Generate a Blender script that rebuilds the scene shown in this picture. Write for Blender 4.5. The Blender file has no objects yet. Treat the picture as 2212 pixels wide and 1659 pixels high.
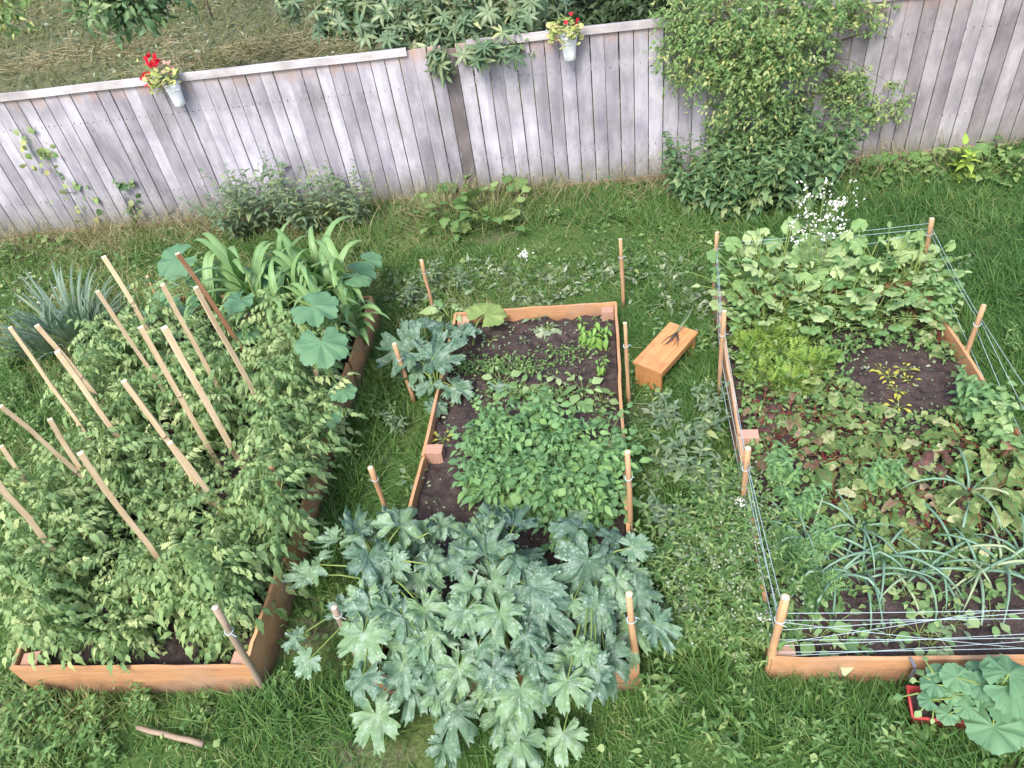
import bpy, math, random
import numpy as np
PI=math.pi
rs=np.random.RandomState(7)
C=bpy.context.scene.collection
# ------------------------------------------------------------------ camera model
W,H0=2212.,1659.; FL=1662.; CZ=5.0
_n=np.array([(1400-1106)/FL,(2600-829.5)/FL,1.]); _n/=np.linalg.norm(_n)
_fy=np.array([0,0,1.])-_n*_n[2]; _fy/=np.linalg.norm(_fy)
R=np.array([np.cross(_fy,-_n),_fy,-_n])
def at(u,v,h=0.):
    d=R@np.array([(u-1106)/FL,(v-829.5)/FL,1.]); t=(h-CZ)/d[2]
    return np.array([0,0,CZ])+d*t
FA=np.array([-6.9,10.1]); FB=np.array([6.9,8.05])           # line of the fence on the ground
FT=(FB-FA)/np.linalg.norm(FB-FA); FN=np.array([FT[1],-FT[0]])  # FN points to the camera side
if FN[1]>0: FN=-FN
def atf(u,v,off=0.):                                         # point on the upright plane `off` metres in front of the fence
    d=R@np.array([(u-1106)/FL,(v-829.5)/FL,1.]); q=FA+FN*off
    t=((q)@FN)/(d[:2]@FN); return np.array([0,0,CZ])+d*t
def unit(v): v=np.asarray(v,float); return v/(np.linalg.norm(v,axis=-1,keepdims=True)+1e-9)
# ------------------------------------------------------------------ mesh builder
class MB:
    def __init__(s): s.V=[];s.L=[];s.N=[];s.st=[];s.ve=[];s.rn=[];s.n=0
    def add(s,V,L,N,st=None,ve=None,rn=0.):
        V=np.asarray(V,float).reshape(-1,3); k=len(V)
        s.V.append(V); s.L.append(np.asarray(L,int).ravel()+s.n); s.N.append(np.asarray(N,int).ravel())
        s.st.append(V*1. if st is None else np.asarray(st,float).reshape(-1,3))
        s.ve.append(np.zeros(k) if ve is None else np.broadcast_to(np.asarray(ve,float),(k,)))
        s.rn.append(np.broadcast_to(np.asarray(rn,float),(k,))); s.n+=k
    def inst(s,T,B,D,Nn,S,rn=None):
        V,L,N,ve=T; B=np.asarray(B,float).reshape(-1,3); m=len(B)
        if m==0: return
        Y=unit(np.broadcast_to(D,(m,3))); Z=np.broadcast_to(Nn,(m,3)); Z=unit(Z-Y*np.sum(Z*Y,1,keepdims=True)); X=np.cross(Y,Z)
        S=np.broadcast_to(np.asarray(S,float),(m,)) if np.ndim(S)<2 else S
        Sx=S[:,None,None] if np.ndim(S)==1 else S[:,:1,None]
        Sy=S[:,None,None] if np.ndim(S)==1 else S[:,1:2,None]
        P=B[:,None,:]+V[None,:,0:1]*X[:,None,:]*Sx+V[None,:,1:2]*Y[:,None,:]*Sy+V[None,:,2:3]*Z[:,None,:]*Sy
        k=len(V); LL=(L[None,:]+(np.arange(m)*k)[:,None]).ravel()
        rn=rs.rand(m) if rn is None else np.broadcast_to(rn,(m,))
        s.add(P.reshape(-1,3),LL,np.tile(N,m),st=np.tile(V,(m,1)),ve=np.tile(ve,m),rn=np.repeat(rn,k))
    def tube(s,pts,r,sides=6,rn=0.,cap=True):
        pts=np.asarray(pts,float); n=len(pts); r=np.broadcast_to(np.asarray(r,float),(n,))
        T=unit(np.gradient(pts,axis=0)); a=np.array([0,0,1.]) if abs(T[0][2])<.9 else np.array([1.,0,0])
        X=unit(np.cross(T,np.broadcast_to(a,T.shape))); Y=np.cross(T,X)
        th=np.arange(sides)*2*PI/sides
        P=pts[:,None,:]+r[:,None,None]*(np.cos(th)[None,:,None]*X[:,None,:]+np.sin(th)[None,:,None]*Y[:,None,:])
        L=[];N=[]
        for i in range(n-1):
            for j in range(sides):
                k=(j+1)%sides; L+= [i*sides+j,i*sides+k,(i+1)*sides+k,(i+1)*sides+j]; N.append(4)
        if cap:
            L+=list(range(sides))[::-1]; N.append(sides); L+=[(n-1)*sides+j for j in range(sides)]; N.append(sides)
        ln=np.concatenate([[0],np.cumsum(np.linalg.norm(np.diff(pts,axis=0),axis=1))])
        st=np.stack([np.repeat(ln,sides),np.tile(np.arange(sides)*.02,n),np.zeros(n*sides)],1)
        s.add(P.reshape(-1,3),L,N,st=st,rn=rn)
    def box(s,a,b,w,h,up=(0,0,1),rn=0.,seg=1,wob=0.,taper=1.):   # a,b: centre line ends; w across, h along up
        a=np.asarray(a,float);b=np.asarray(b,float); T=unit(b-a); U=np.asarray(up,float); U=unit(U-T*(U@T)); X=np.cross(T,U); ln=np.linalg.norm(b-a)
        for f,(p,q,wd,hd) in enumerate([(X,U,w,h),(-X,U,w,h),(U,-X,h,w),(-U,X,h,w)]):
            # long faces, normal p, spanning q
            V=[];st=[]
            for i in range(seg+1):
                t=i/seg; c=a+(b-a)*t; sc=1+(taper-1)*t
                rr=np.random.RandomState(int(abs(rn*1000))+i*17+int(ln*1000)); o=(rr.rand(3)-.5)*wob
                for e in (-1,1):
                    V.append(c+o+p*wd/2*sc+q*hd/2*e*sc); st.append((t*ln+rn*7.3,(e*.5*hd)+f*.37,rn))
            L=[]
            for i in range(seg): L+=[2*i,2*i+1,2*i+3,2*i+2]
            s.add(V,L,[4]*seg,st=st,rn=rn)
        for c,sg,o2 in ((a,-1,0),(b,1,seg)):
            sc=1 if sg<0 else taper
            rr=np.random.RandomState(int(abs(rn*1000))+o2*17+int(ln*1000)); o=(rr.rand(3)-.5)*wob
            V=[c+o+X*w/2*i*sc+U*h/2*j*sc for i,j in ((-1,-1),(1,-1),(1,1),(-1,1))]
            s.add(V,[0,1,2,3] if sg<0 else [3,2,1,0],[4],st=[(.001*i,.3*j,rn) for i,j in ((0,0),(1,0),(1,1),(0,1))],ve=1.,rn=rn)
    def build(s,name,mat,parent=None,smooth=True,link=True):
        V=np.concatenate(s.V) if s.V else np.zeros((0,3)); L=np.concatenate(s.L); N=np.concatenate(s.N)
        me=bpy.data.meshes.new(name); me.vertices.add(len(V)); me.vertices.foreach_set('co',V.astype(np.float32).ravel())
        me.loops.add(len(L)); me.loops.foreach_set('vertex_index',L.astype(np.int32))
        me.polygons.add(len(N)); me.polygons.foreach_set('loop_start',(np.cumsum(N)-N).astype(np.int32)); me.polygons.foreach_set('loop_total',N.astype(np.int32))
        if smooth: me.polygons.foreach_set('use_smooth',np.ones(len(N),bool))
        a=me.attributes.new('st','FLOAT_VECTOR','POINT'); a.data.foreach_set('vector',np.concatenate(s.st).astype(np.float32).ravel())
        a=me.attributes.new('vein','FLOAT','POINT'); a.data.foreach_set('value',np.concatenate(s.ve).astype(np.float32))
        a=me.attributes.new('rnd','FLOAT','POINT'); a.data.foreach_set('value',np.concatenate(s.rn).astype(np.float32))
        me.update(calc_edges=True); me.validate(); me.materials.append(mat)
        if not link: return me
        return obj(name,me,parent)
def obj(name,me,parent=None,loc=None,rot=None,scale=None):
    o=bpy.data.objects.new(name,me); C.objects.link(o)
    if parent: o.parent=parent
    if loc is not None: o.location=tuple(loc)
    if rot is not None: o.rotation_euler=rot
    if scale is not None: o.scale=(scale,)*3 if np.isscalar(scale) else scale
    return o
def empty(name,loc=(0,0,0),rz=0.,scale=None):
    o=obj(name,None,None,loc,(0,0,rz),scale); o.empty_display_size=.1; return o
def tag(o,label=None,cat=None,group=None,kind=None):
    if label: o['label']=label
    if cat: o['category']=cat
    if group: o['group']=group
    if kind: o['kind']=kind
    return o
# ------------------------------------------------------------------ materials
def mat(name):
    m=bpy.data.materials.new(name); m.use_nodes=True; nt=m.node_tree; nt.nodes.clear()
    o=nt.nodes.new('ShaderNodeOutputMaterial'); return m,nt,o
def nd(nt,t,**k):
    n=nt.nodes.new(t)
    for a,b in k.items():
        if a in n.inputs: n.inputs[a].default_value=b
        else: setattr(n,a,b)
    return n
def ramp(nt,fac,stops):
    r=nt.nodes.new('ShaderNodeValToRGB'); e=r.color_ramp.elements
    while len(e)>1: e.remove(e[-1])
    e[0].position=stops[0][0]; e[0].color=(*stops[0][1],1)
    for p,c in stops[1:]:
        x=e.new(p); x.color=(*c,1)
    nt.links.new(fac,r.inputs[0]); return r.outputs[0]
def mix(nt,f,a,b,mode='MIX'):
    m=nt.nodes.new('ShaderNodeMix'); m.data_type='RGBA'; m.blend_type=mode
    for s,v in ((m.inputs[0],f),(m.inputs[6],a),(m.inputs[7],b)):
        if isinstance(v,(int,float)): s.default_value=v
        elif isinstance(v,tuple): s.default_value=(*v,1)
        else: nt.links.new(v,s)
    return m.outputs[2]
def mth(nt,op,a,b=0.):
    m=nt.nodes.new('ShaderNodeMath'); m.operation=op
    for i,v in enumerate((a,b)):
        if isinstance(v,(int,float)): m.inputs[i].default_value=v
        else: nt.links.new(v,m.inputs[i])
    return m.outputs[0]
def attr(nt,n,vec=False):
    a=nt.nodes.new('ShaderNodeAttribute'); a.attribute_name=n; return a.outputs['Vector'] if vec else a.outputs['Fac']
def noise(nt,scale,detail=3.,vec=None,rough=.6):
    n=nd(nt,'ShaderNodeTexNoise',Scale=scale,Detail=detail,Roughness=rough)
    if vec is not None: nt.links.new(vec,n.inputs['Vector'])
    return n.outputs['Fac']
def pos(nt): return nt.nodes.new('ShaderNodeNewGeometry').outputs['Position']
def mapv(nt,vec,sc):
    m=nt.nodes.new('ShaderNodeMapping'); m.inputs['Scale'].default_value=sc; nt.links.new(vec,m.inputs[0]); return m.outputs[0]
def leafmat(name,stops,vein=None,vs=.5,vp=4.,back=(.16,.22,.12),backf=.5,tr=.22,rough=.55,mott=None,patch=None,gloss=.35):
    m,nt,o=mat(name); r=attr(nt,'rnd'); oi=nt.nodes.new('ShaderNodeObjectInfo').outputs['Random']
    f=mth(nt,'FRACT',mth(nt,'ADD',r,mth(nt,'MULTIPLY',oi,.999))) if patch!='self' else r
    col=ramp(nt,f,stops)
    P=pos(nt)
    nz=noise(nt,35.,2.,P)
    col=mix(nt,mth(nt,'MULTIPLY',nz,.5),col,mix(nt,1.,col,(.55,.62,.5),'MULTIPLY'))
    big=noise(nt,1.3,2.,P); col=mix(nt,mth(nt,'MULTIPLY',big,.55),col,mix(nt,1.,col,(1.35,1.15,.75),'MULTIPLY'))
    if mott:
        v=nd(nt,'ShaderNodeTexVoronoi',Scale=mott[1]); nt.links.new(P,v.inputs['Vector'])
        mm=ramp(nt,v.outputs['Distance'],[(.0,(1,1,1)),(.22,(.7,.7,.7)),(.42,(0,0,0))])
        mm=mth(nt,'MULTIPLY',mm,ramp(nt,noise(nt,9.,3.,P),[(.42,(0,0,0)),(.62,(1,1,1))]))
        col=mix(nt,mth(nt,'MULTIPLY',mm,mott[2]),col,mott[0])
        bl=ramp(nt,noise(nt,16.,3.,P),[(.45,(0,0,0)),(.7,(1,1,1))]); col=mix(nt,mth(nt,'MULTIPLY',bl,mott[2]*.5),col,mott[0])
    if vein:
        ve=mth(nt,'POWER',attr(nt,'vein'),vp); col=mix(nt,mth(nt,'MULTIPLY',ve,vs),col,vein)
    g=nt.nodes.new('ShaderNodeNewGeometry').outputs['Backfacing']
    col=mix(nt,mth(nt,'MULTIPLY',g,backf),col,back)
    b=nd(nt,'ShaderNodeBsdfPrincipled',Roughness=rough); b.inputs['Specular IOR Level'].default_value=gloss
    nt.links.new(col,b.inputs['Base Color'])
    t=nt.nodes.new('ShaderNodeBsdfTranslucent'); nt.links.new(mix(nt,1.,col,(1.1,1.25,.6),'MULTIPLY'),t.inputs[0])
    mx=nt.nodes.new('ShaderNodeMixShader'); mx.inputs[0].default_value=tr
    nt.links.new(b.outputs[0],mx.inputs[1]); nt.links.new(t.outputs[0],mx.inputs[2]); nt.links.new(mx.outputs[0],o.inputs[0]); return m
def woodmat(name,a,b,dark,grain=1.,rough=.6,knots=True,dirt=None,end=None,spec=.3,splash=False):
    m,nt,o=mat(name); st=attr(nt,'st',True); r=attr(nt,'rnd')
    col=ramp(nt,noise(nt,1.,4.,mapv(nt,st,(2.5,55.,3.))),[(.3,a),(.7,b)])
    g=ramp(nt,noise(nt,1.,5.,mapv(nt,st,(4.,190.,1.)),.7),[(.35,(1,1,1)),(.68,(0,0,0))])
    col=mix(nt,mth(nt,'MULTIPLY',mth(nt,'SUBTRACT',1.,g),.35*grain),col,dark)
    if knots:
        v=nd(nt,'ShaderNodeTexVoronoi',Scale=1.); nt.links.new(mapv(nt,st,(2.2,9.,1.)),v.inputs['Vector'])
        k=ramp(nt,v.outputs['Distance'],[(.0,(1,1,1)),(.07,(.8,.8,.8)),(.14,(0,0,0))]); col=mix(nt,mth(nt,'MULTIPLY',k,.6),col,dark)
    if dirt:
        dz=ramp(nt,noise(nt,5.,4.,pos(nt)),[(.5,(0,0,0)),(.75,(1,1,1))]); col=mix(nt,mth(nt,'MULTIPLY',dz,dirt[1]),col,dirt[0])
    if splash:
        sx=nd(nt,'ShaderNodeSeparateXYZ'); nt.links.new(pos(nt),sx.inputs[0]); mr=nd(nt,'ShaderNodeMapRange'); nt.links.new(mth(nt,'ADD',sx.outputs[2],mth(nt,'MULTIPLY',noise(nt,9.,4.,pos(nt)),-.28)),mr.inputs[0]); mr.inputs[1].default_value=.09; mr.inputs[2].default_value=-.12; col=mix(nt,mth(nt,'MULTIPLY',mr.outputs[0],.8),col,(.10,.07,.05))
        gw=ramp(nt,noise(nt,2.4,4.,pos(nt)),[(.52,(0,0,0)),(.7,(1,1,1))]); col=mix(nt,mth(nt,'MULTIPLY',gw,.35),col,(.42,.33,.27))
    col=mix(nt,1.,col,ramp(nt,r,[(0,(.78,.76,.76)),(1,(1.12,1.12,1.12))]),'MULTIPLY')
    if end: col=mix(nt,mth(nt,'MULTIPLY',attr(nt,'vein'),.85),col,end)
    bs=nd(nt,'ShaderNodeBsdfPrincipled',Roughness=rough); bs.inputs['Specular IOR Level'].default_value=spec; nt.links.new(col,bs.inputs[0])
    bp=nd(nt,'ShaderNodeBump',Strength=.35,Distance=.004); nt.links.new(g,bp.inputs['Height']); nt.links.new(bp.outputs[0],bs.inputs['Normal'])
    nt.links.new(bs.outputs[0],o.inputs[0]); return m
def plain(name,c,rough=.5,var=.15,spec=.4,sc=20.):
    m,nt,o=mat(name); col=mix(nt,mth(nt,'MULTIPLY',noise(nt,sc,3.,pos(nt)),var*2),c,tuple(x*.45 for x in c))
    b=nd(nt,'ShaderNodeBsdfPrincipled',Roughness=rough); b.inputs['Specular IOR Level'].default_value=spec
    nt.links.new(col,b.inputs[0]); nt.links.new(b.outputs[0],o.inputs[0]); return m
G=lambda *c:c
M={}
M['tomato']=leafmat('tomato_leaf',[(0,G(.16,.28,.125)),(.5,G(.24,.375,.175)),(.8,G(.33,.46,.22)),(1,G(.46,.55,.30))],(.22,.33,.13),.4,back=G(.27,.35,.22),backf=.75,tr=.3)
M['stem']=leafmat('green_stem',[(0,G(.16,.24,.07)),(1,G(.24,.34,.11))],tr=.05)
M['potato']=leafmat('potato_leaf',[(0,G(.095,.21,.10)),(.6,G(.145,.29,.13)),(1,G(.21,.38,.14))],(.24,.4,.17),.4,back=G(.2,.3,.16))
M['zuc']=leafmat('zucchini_leaf',[(0,G(.08,.165,.115)),(.5,G(.12,.23,.155)),(.8,G(.16,.28,.16)),(1,G(.18,.305,.17))],(.46,.58,.46),.65,3.,mott=((.46,.56,.50),40.,.8),back=G(.2,.3,.14),rough=.6)
M['pump']=leafmat('pumpkin_leaf',[(0,G(.11,.24,.15)),(1,G(.15,.30,.17))],(.24,.38,.12),.6,3.,back=G(.2,.3,.14),rough=.6)
M['palepump']=leafmat('wilted_squash_leaf',[(0,G(.25,.36,.13)),(1,G(.3,.4,.16))],(.42,.5,.26),.6,3.,back=G(.27,.38,.16))
M['corn']=leafmat('corn_leaf',[(0,G(.13,.27,.10)),(.6,G(.19,.35,.14)),(1,G(.26,.42,.17))],(.42,.55,.32),.6,5.,back=G(.2,.33,.13),rough=.42)
M['iris']=leafmat('iris_leaf',[(0,G(.11,.19,.15)),(.8,G(.18,.27,.22)),(1,G(.3,.36,.22))],None,rough=.5,back=G(.15,.23,.17))
M['grass']=leafmat('grass_blades',[(0,G(.05,.135,.035)),(.5,G(.09,.20,.05)),(.8,G(.16,.25,.085)),(1,G(.32,.32,.17))],patch='self',tr=.3,back=G(.09,.17,.05))
M['grassdry']=leafmat('dry_grass',[(0,G(.10,.13,.05)),(.35,G(.17,.185,.08)),(.6,G(.28,.25,.16)),(1,G(.42,.37,.28))],patch='self',back=G(.3,.28,.18))
M['weed']=leafmat('weed_leaf',[(0,G(.07,.16,.05)),(.6,G(.13,.25,.085)),(1,G(.27,.37,.16))],(.2,.31,.13),.4)
M['wilt']=leafmat('wilted_leaf',[(0,G(.13,.21,.12)),(.6,G(.22,.3,.2)),(1,G(.4,.46,.36))],(.4,.46,.34),.4,back=G(.36,.42,.34),backf=.7)
M['greyshrub']=leafmat('grey_green_leaf',[(0,G(.12,.2,.135)),(.8,G(.19,.28,.18)),(1,G(.32,.4,.19))],(.24,.3,.2),.4)
M['nettle']=leafmat('nettle_leaf',[(0,G(.06,.14,.07)),(.5,G(.11,.21,.105)),(.85,G(.17,.28,.13)),(1,G(.32,.38,.2))],(.16,.26,.13),.4)
M['over']=leafmat('shrub_leaf',[(0,G(.12,.24,.09)),(.5,G(.22,.36,.15)),(.85,G(.38,.47,.25)),(1,G(.55,.56,.24))],(.3,.38,.18),.3,tr=.35)
M['rhodo']=leafmat('evergreen_leaf',[(0,G(.08,.15,.09)),(.6,G(.14,.22,.14)),(.93,G(.22,.3,.18)),(1,G(.42,.44,.24))],(.25,.32,.18),.5,6.,rough=.4,back=G(.2,.24,.14))
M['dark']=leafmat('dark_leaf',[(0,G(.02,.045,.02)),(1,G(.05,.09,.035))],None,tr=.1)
M['lime']=leafmat('lime_leaf',[(0,G(.26,.42,.07)),(1,G(.42,.55,.12))],(.4,.5,.2),.3)
M['yellow']=leafmat('yellow_leaf',[(0,G(.42,.43,.07)),(.6,G(.5,.47,.09)),(1,G(.3,.38,.09))],(.45,.45,.2),.3,back=G(.4,.4,.12))
M['carrot']=leafmat('feathery_leaf',[(0,G(.15,.28,.06)),(1,G(.28,.42,.10))],None)
M['beet']=leafmat('beet_leaf',[(0,G(.08,.14,.05)),(.3,G(.12,.21,.07)),(.6,G(.19,.29,.11)),(.85,G(.26,.35,.15)),(1,G(.42,.45,.29))],(.27,.07,.06),.55,12.,back=G(.22,.25,.14))
M['beetp']=leafmat('purple_beet_leaf',[(0,G(.05,.04,.03)),(.35,G(.12,.07,.06)),(.6,G(.14,.17,.06)),(.8,G(.2,.16,.10)),(1,G(.34,.30,.22))],(.25,.04,.06),.8,8.,back=G(.16,.09,.1))
M['redstem']=leafmat('red_stem',[(0,G(.13,.025,.03)),(.6,G(.22,.05,.04)),(1,G(.2,.2,.08))],tr=.02)
M['round']=leafmat('round_leaf',[(0,G(.12,.25,.10)),(.5,G(.21,.36,.15)),(1,G(.38,.5,.27))],(.28,.4,.2),.4,back=G(.25,.33,.2))
M['basil']=leafmat('bright_leaf',[(0,G(.13,.28,.06)),(1,G(.21,.4,.10))],(.28,.44,.15),.3)
M['onion']=leafmat('onion_leaf',[(0,G(.13,.25,.19)),(.8,G(.19,.32,.25)),(1,G(.33,.4,.25))],None,tr=.05,rough=.4,gloss=.5)
M['ger']=leafmat('geranium_leaf',[(0,G(.25,.33,.10)),(.6,G(.40,.46,.18)),(.85,G(.5,.53,.26)),(1,G(.46,.30,.17))],None)
M['red']=plain('red_petals',G(.75,.008,.03),.5,.12)
M['pink']=plain('pink_petals',G(.75,.35,.3),.5,.2)
M['white']=plain('white_petals',G(.8,.8,.75),.6,.08)
M['pot']=plain('white_enamel',G(.83,.84,.85),.35,.04)
M['fence']=None
M['pine']=woodmat('stained_pine',G(.54,.29,.14),G(.70,.41,.21),G(.30,.12,.06),grain=1.4,dirt=((.32,.18,.11),.45),end=G(.6,.36,.2),splash=True)
M['stake']=woodmat('pale_wood',G(.70,.52,.31),G(.85,.70,.47),G(.45,.27,.16),knots=True,grain=1.2,dirt=((.5,.33,.2),.4),end=G(.82,.70,.5))
M['stakeo']=woodmat('orange_dowel',G(.48,.28,.14),G(.64,.41,.23),G(.24,.12,.07),knots=True,grain=1.4,dirt=((.33,.23,.16),.5),end=G(.75,.60,.42))
M['rough']=woodmat('rough_brown_wood',G(.30,.14,.07),G(.44,.24,.13),G(.14,.06,.03),grain=1.8,dirt=((.45,.33,.22),.5),end=G(.7,.55,.4))
M['greyst']=woodmat('weathered_stick',G(.32,.25,.18),G(.42,.33,.24),G(.16,.11,.08),grain=1.5,end=G(.6,.5,.4))
M['block']=woodmat('pinkish_block',G(.50,.30,.22),G(.62,.40,.30),G(.36,.16,.10),rough=.7)
M['stool']=woodmat('varnished_pine',G(.56,.25,.085),G(.72,.38,.15),G(.22,.09,.05),grain=1.4,rough=.4,dirt=((.30,.13,.06),.6),end=G(.5,.25,.1),spec=.5)
M['string']=plain('pale_string',G(.42,.52,.55),.6,.1)
M['twine']=plain('brown_twine',G(.12,.08,.06),.8,.1)
M['redpl']=plain('red_plastic',G(.42,.05,.05),.45,.08)
M['clip']=plain('grey_plastic',G(.16,.16,.18),.5,.1)
M['bark']=woodmat('bark',G(.10,.08,.06),G(.17,.13,.10),G(.04,.03,.02),rough=.9)
def fencemat(name,a,b,dark,stain=.7):
    m,nt,o=mat(name); st=attr(nt,'st',True); r=attr(nt,'rnd'); P=pos(nt)
    cb=nd(nt,'ShaderNodeCombineXYZ'); nt.links.new(mth(nt,'MULTIPLY',r,37.),cb.inputs[0])
    va=nd(nt,'ShaderNodeVectorMath',operation='ADD'); nt.links.new(st,va.inputs[0]); nt.links.new(cb.outputs[0],va.inputs[1]); sv=va.outputs[0]
    base=ramp(nt,r,[(0,a),(.45,tuple((x+y)/2 for x,y in zip(a,b))),(1,b)])
    blot=ramp(nt,noise(nt,1.,4.,mapv(nt,sv,(1.6,6.,1.)),.65),[(.3,(.70,.69,.76)),(.52,(.95,.95,.97)),(.72,(1.25,1.24,1.25))])
    col=mix(nt,1.,base,blot,'MULTIPLY')
    g=noise(nt,1.,5.,mapv(nt,sv,(3.,120.,1.)),.7)
    col=mix(nt,ramp(nt,g,[(.52,(0,0,0)),(.75,(.4,.4,.4))]),col,dark)
    wst=ramp(nt,noise(nt,1.6,4.,P),[(.38,(.74,.73,.72)),(.6,(1.08,1.07,1.08))]); col=mix(nt,1.,col,wst,'MULTIPLY')
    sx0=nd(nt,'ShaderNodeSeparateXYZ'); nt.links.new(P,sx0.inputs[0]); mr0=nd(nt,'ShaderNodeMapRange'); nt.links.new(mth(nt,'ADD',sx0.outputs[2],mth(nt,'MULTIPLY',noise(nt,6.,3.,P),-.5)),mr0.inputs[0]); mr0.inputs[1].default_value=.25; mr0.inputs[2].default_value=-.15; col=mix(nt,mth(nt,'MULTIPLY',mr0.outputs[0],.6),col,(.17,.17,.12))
    li=ramp(nt,noise(nt,1.,4.,mapv(nt,sv,(5.,60.,1.)),.7),[(.62,(0,0,0)),(.74,(.55,.55,.55))]); col=mix(nt,li,col,(.7,.69,.7))
    v=nd(nt,'ShaderNodeTexVoronoi',Scale=1.); nt.links.new(mapv(nt,sv,(1.9,8.,1.)),v.inputs['Vector'])
    k=ramp(nt,v.outputs['Distance'],[(.0,(1,1,1)),(.05,(.7,.7,.7)),(.1,(0,0,0))]); col=mix(nt,mth(nt,'MULTIPLY',k,.35),col,dark)
    # rusty tan stain just below the cap rail
    sx=nd(nt,'ShaderNodeSeparateXYZ'); nt.links.new(P,sx.inputs[0])
    zz=mth(nt,'ADD',sx.outputs[2],mth(nt,'MULTIPLY',noise(nt,1.,3.,mapv(nt,P,(9.,9.,1.5))),.5))
    s=ramp(nt,zz,[(.0,(0,0,0))]+[(.999,(0,0,0))]); 
    mr=nd(nt,'ShaderNodeMapRange'); nt.links.new(zz,mr.inputs[0]); mr.inputs[1].default_value=1.98; mr.inputs[2].default_value=2.2
    col=mix(nt,mth(nt,'MULTIPLY',mr.outputs[0],stain),col,(.42,.27,.2))
    bs=nd(nt,'ShaderNodeBsdfPrincipled',Roughness=.75); bs.inputs['Specular IOR Level'].default_value=.2; nt.links.new(col,bs.inputs[0])
    bp=nd(nt,'ShaderNodeBump',Strength=.4,Distance=.004); nt.links.new(g,bp.inputs['Height']); nt.links.new(bp.outputs[0],bs.inputs['Normal'])
    nt.links.new(bs.outputs[0],o.inputs[0]); return m
M['fence']=fencemat('weathered_grey_boards',G(.32,.305,.335),G(.51,.495,.54),G(.2,.17,.18))
M['fencer']=fencemat('browner_grey_boards',G(.27,.245,.25),G(.44,.415,.43),G(.19,.16,.15),.4)
M['fencecap']=fencemat('weathered_cap',G(.46,.43,.42),G(.56,.53,.53),G(.25,.2,.17),0.)
M['fencedark']=fencemat('bark_dark_board',G(.17,.15,.15),G(.2,.17,.17),G(.1,.08,.07),.3)
def soilmat():
    m,nt,o=mat('dark_soil'); P=pos(nt)
    a=noise(nt,7.,5.,P); b=noise(nt,60.,4.,P,.7)
    col=ramp(nt,a,[(.3,(.040,.030,.030)),(.7,(.085,.066,.062))])
    col=mix(nt,1.,col,ramp(nt,b,[(.3,(.6,.58,.58)),(.7,(1.4,1.35,1.3))]),'MULTIPLY')
    bs=nd(nt,'ShaderNodeBsdfPrincipled',Roughness=.95); bs.inputs['Specular IOR Level'].default_value=.15; nt.links.new(col,bs.inputs[0])
    bp=nd(nt,'ShaderNodeBump',Strength=.9,Distance=.012); nt.links.new(b,bp.inputs['Height']); nt.links.new(bp.outputs[0],bs.inputs['Normal'])
    nt.links.new(bs.outputs[0],o.inputs[0]); return m
M['soil']=soilmat()
def groundmat():
    m,nt,o=mat('lawn_soil'); P=pos(nt)
    col=ramp(nt,noise(nt,1.1,5.,P),[(.3,(.035,.075,.02)),(.5,(.06,.11,.032)),(.66,(.10,.125,.05))])
    bare=ramp(nt,noise(nt,.9,4.,mapv(nt,P,(1.,1.3,1.))),[(.56,(0,0,0)),(.68,(1,1,1))]); col=mix(nt,mth(nt,'MULTIPLY',bare,.8),col,(.14,.115,.095))
    col=mix(nt,1.,col,ramp(nt,noise(nt,45.,4.,P,.7),[(.3,(.55,.55,.5)),(.7,(1.5,1.5,1.4))]),'MULTIPLY')
    bs=nd(nt,'ShaderNodeBsdfPrincipled',Roughness=.95); bs.inputs['Specular IOR Level'].default_value=.1; nt.links.new(col,bs.inputs[0])
    bp=nd(nt,'ShaderNodeBump',Strength=.8,Distance=.02); nt.links.new(noise(nt,30.,4.,P),bp.inputs['Height']); nt.links.new(bp.outputs[0],bs.inputs['Normal'])
    nt.links.new(bs.outputs[0],o.inputs[0]); return m
M['ground']=groundmat()
# ------------------------------------------------------------------ leaf templates  (V, loops, counts, vein)
def strip(ts,wf,fold=.25,droop=.3,wave=0.,seed=0):
    r=np.random.RandomState(seed); V=[];ve=[]
    for i,t in enumerate(ts):
        w=wf(t); z=-droop*t*t; y=t*(1-.25*abs(droop)*t)
        wl=wave*(r.rand()-.5); wr=wave*(r.rand()-.5)
        V+=[(-w,y,z+fold*w+wl),(0,y,z),(w,y,z+fold*w+wr)]; ve+=[0,1,0]
    L=[]
    for i in range(len(ts)-1):
        a=3*i; L+=[a,a+1,a+4,a+3,a+1,a+2,a+5,a+4]
    return np.array(V,float),np.array(L),np.full((len(ts)-1)*2,4),np.array(ve,float)
def ov(width,peak=.35,jag=0.,n=7,**k):
    def wf(t):
        if t<=0.: return .02*width
        if t>=1.: return .004
        a=(t/peak)**.6 if t<peak else ((1-t)/(1-peak))**.8
        return width*.5*max(a,.03)
    ts=[0,.08]+list(np.linspace(.2,.9,n-3))+[1.]
    if jag:
        ts2=[];
        for i,t in enumerate(ts): ts2.append(t)
        f0=wf; c=[0]
        def wf2(t): c[0]+=1; return f0(t)*(1+jag*(1 if c[0]%2 else -1))
        return strip(ts,wf2,**k)
    return strip(ts,wf,**k)
OV=[ov(.5,.35,fold=.25,droop=.25+.15*i,wave=.08,seed=i) for i in range(3)]
NAR=[ov(.3,.4,fold=.3,droop=.2+.2*i,wave=.04,seed=i+5) for i in range(3)]
RND=[ov(.85,.45,fold=.12,droop=.25+.15*i,wave=.12,seed=i+9) for i in range(3)]
JAG=[ov(.6,.4,jag=.22,n=9,fold=.25,droop=.3+.25*i,wave=.14,seed=i+12) for i in range(3)]
WAVY=[ov(.52,.5,jag=.05,n=12,fold=.14,droop=.35+.3*i,wave=.22,seed=i+15) for i in range(4)]
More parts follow.
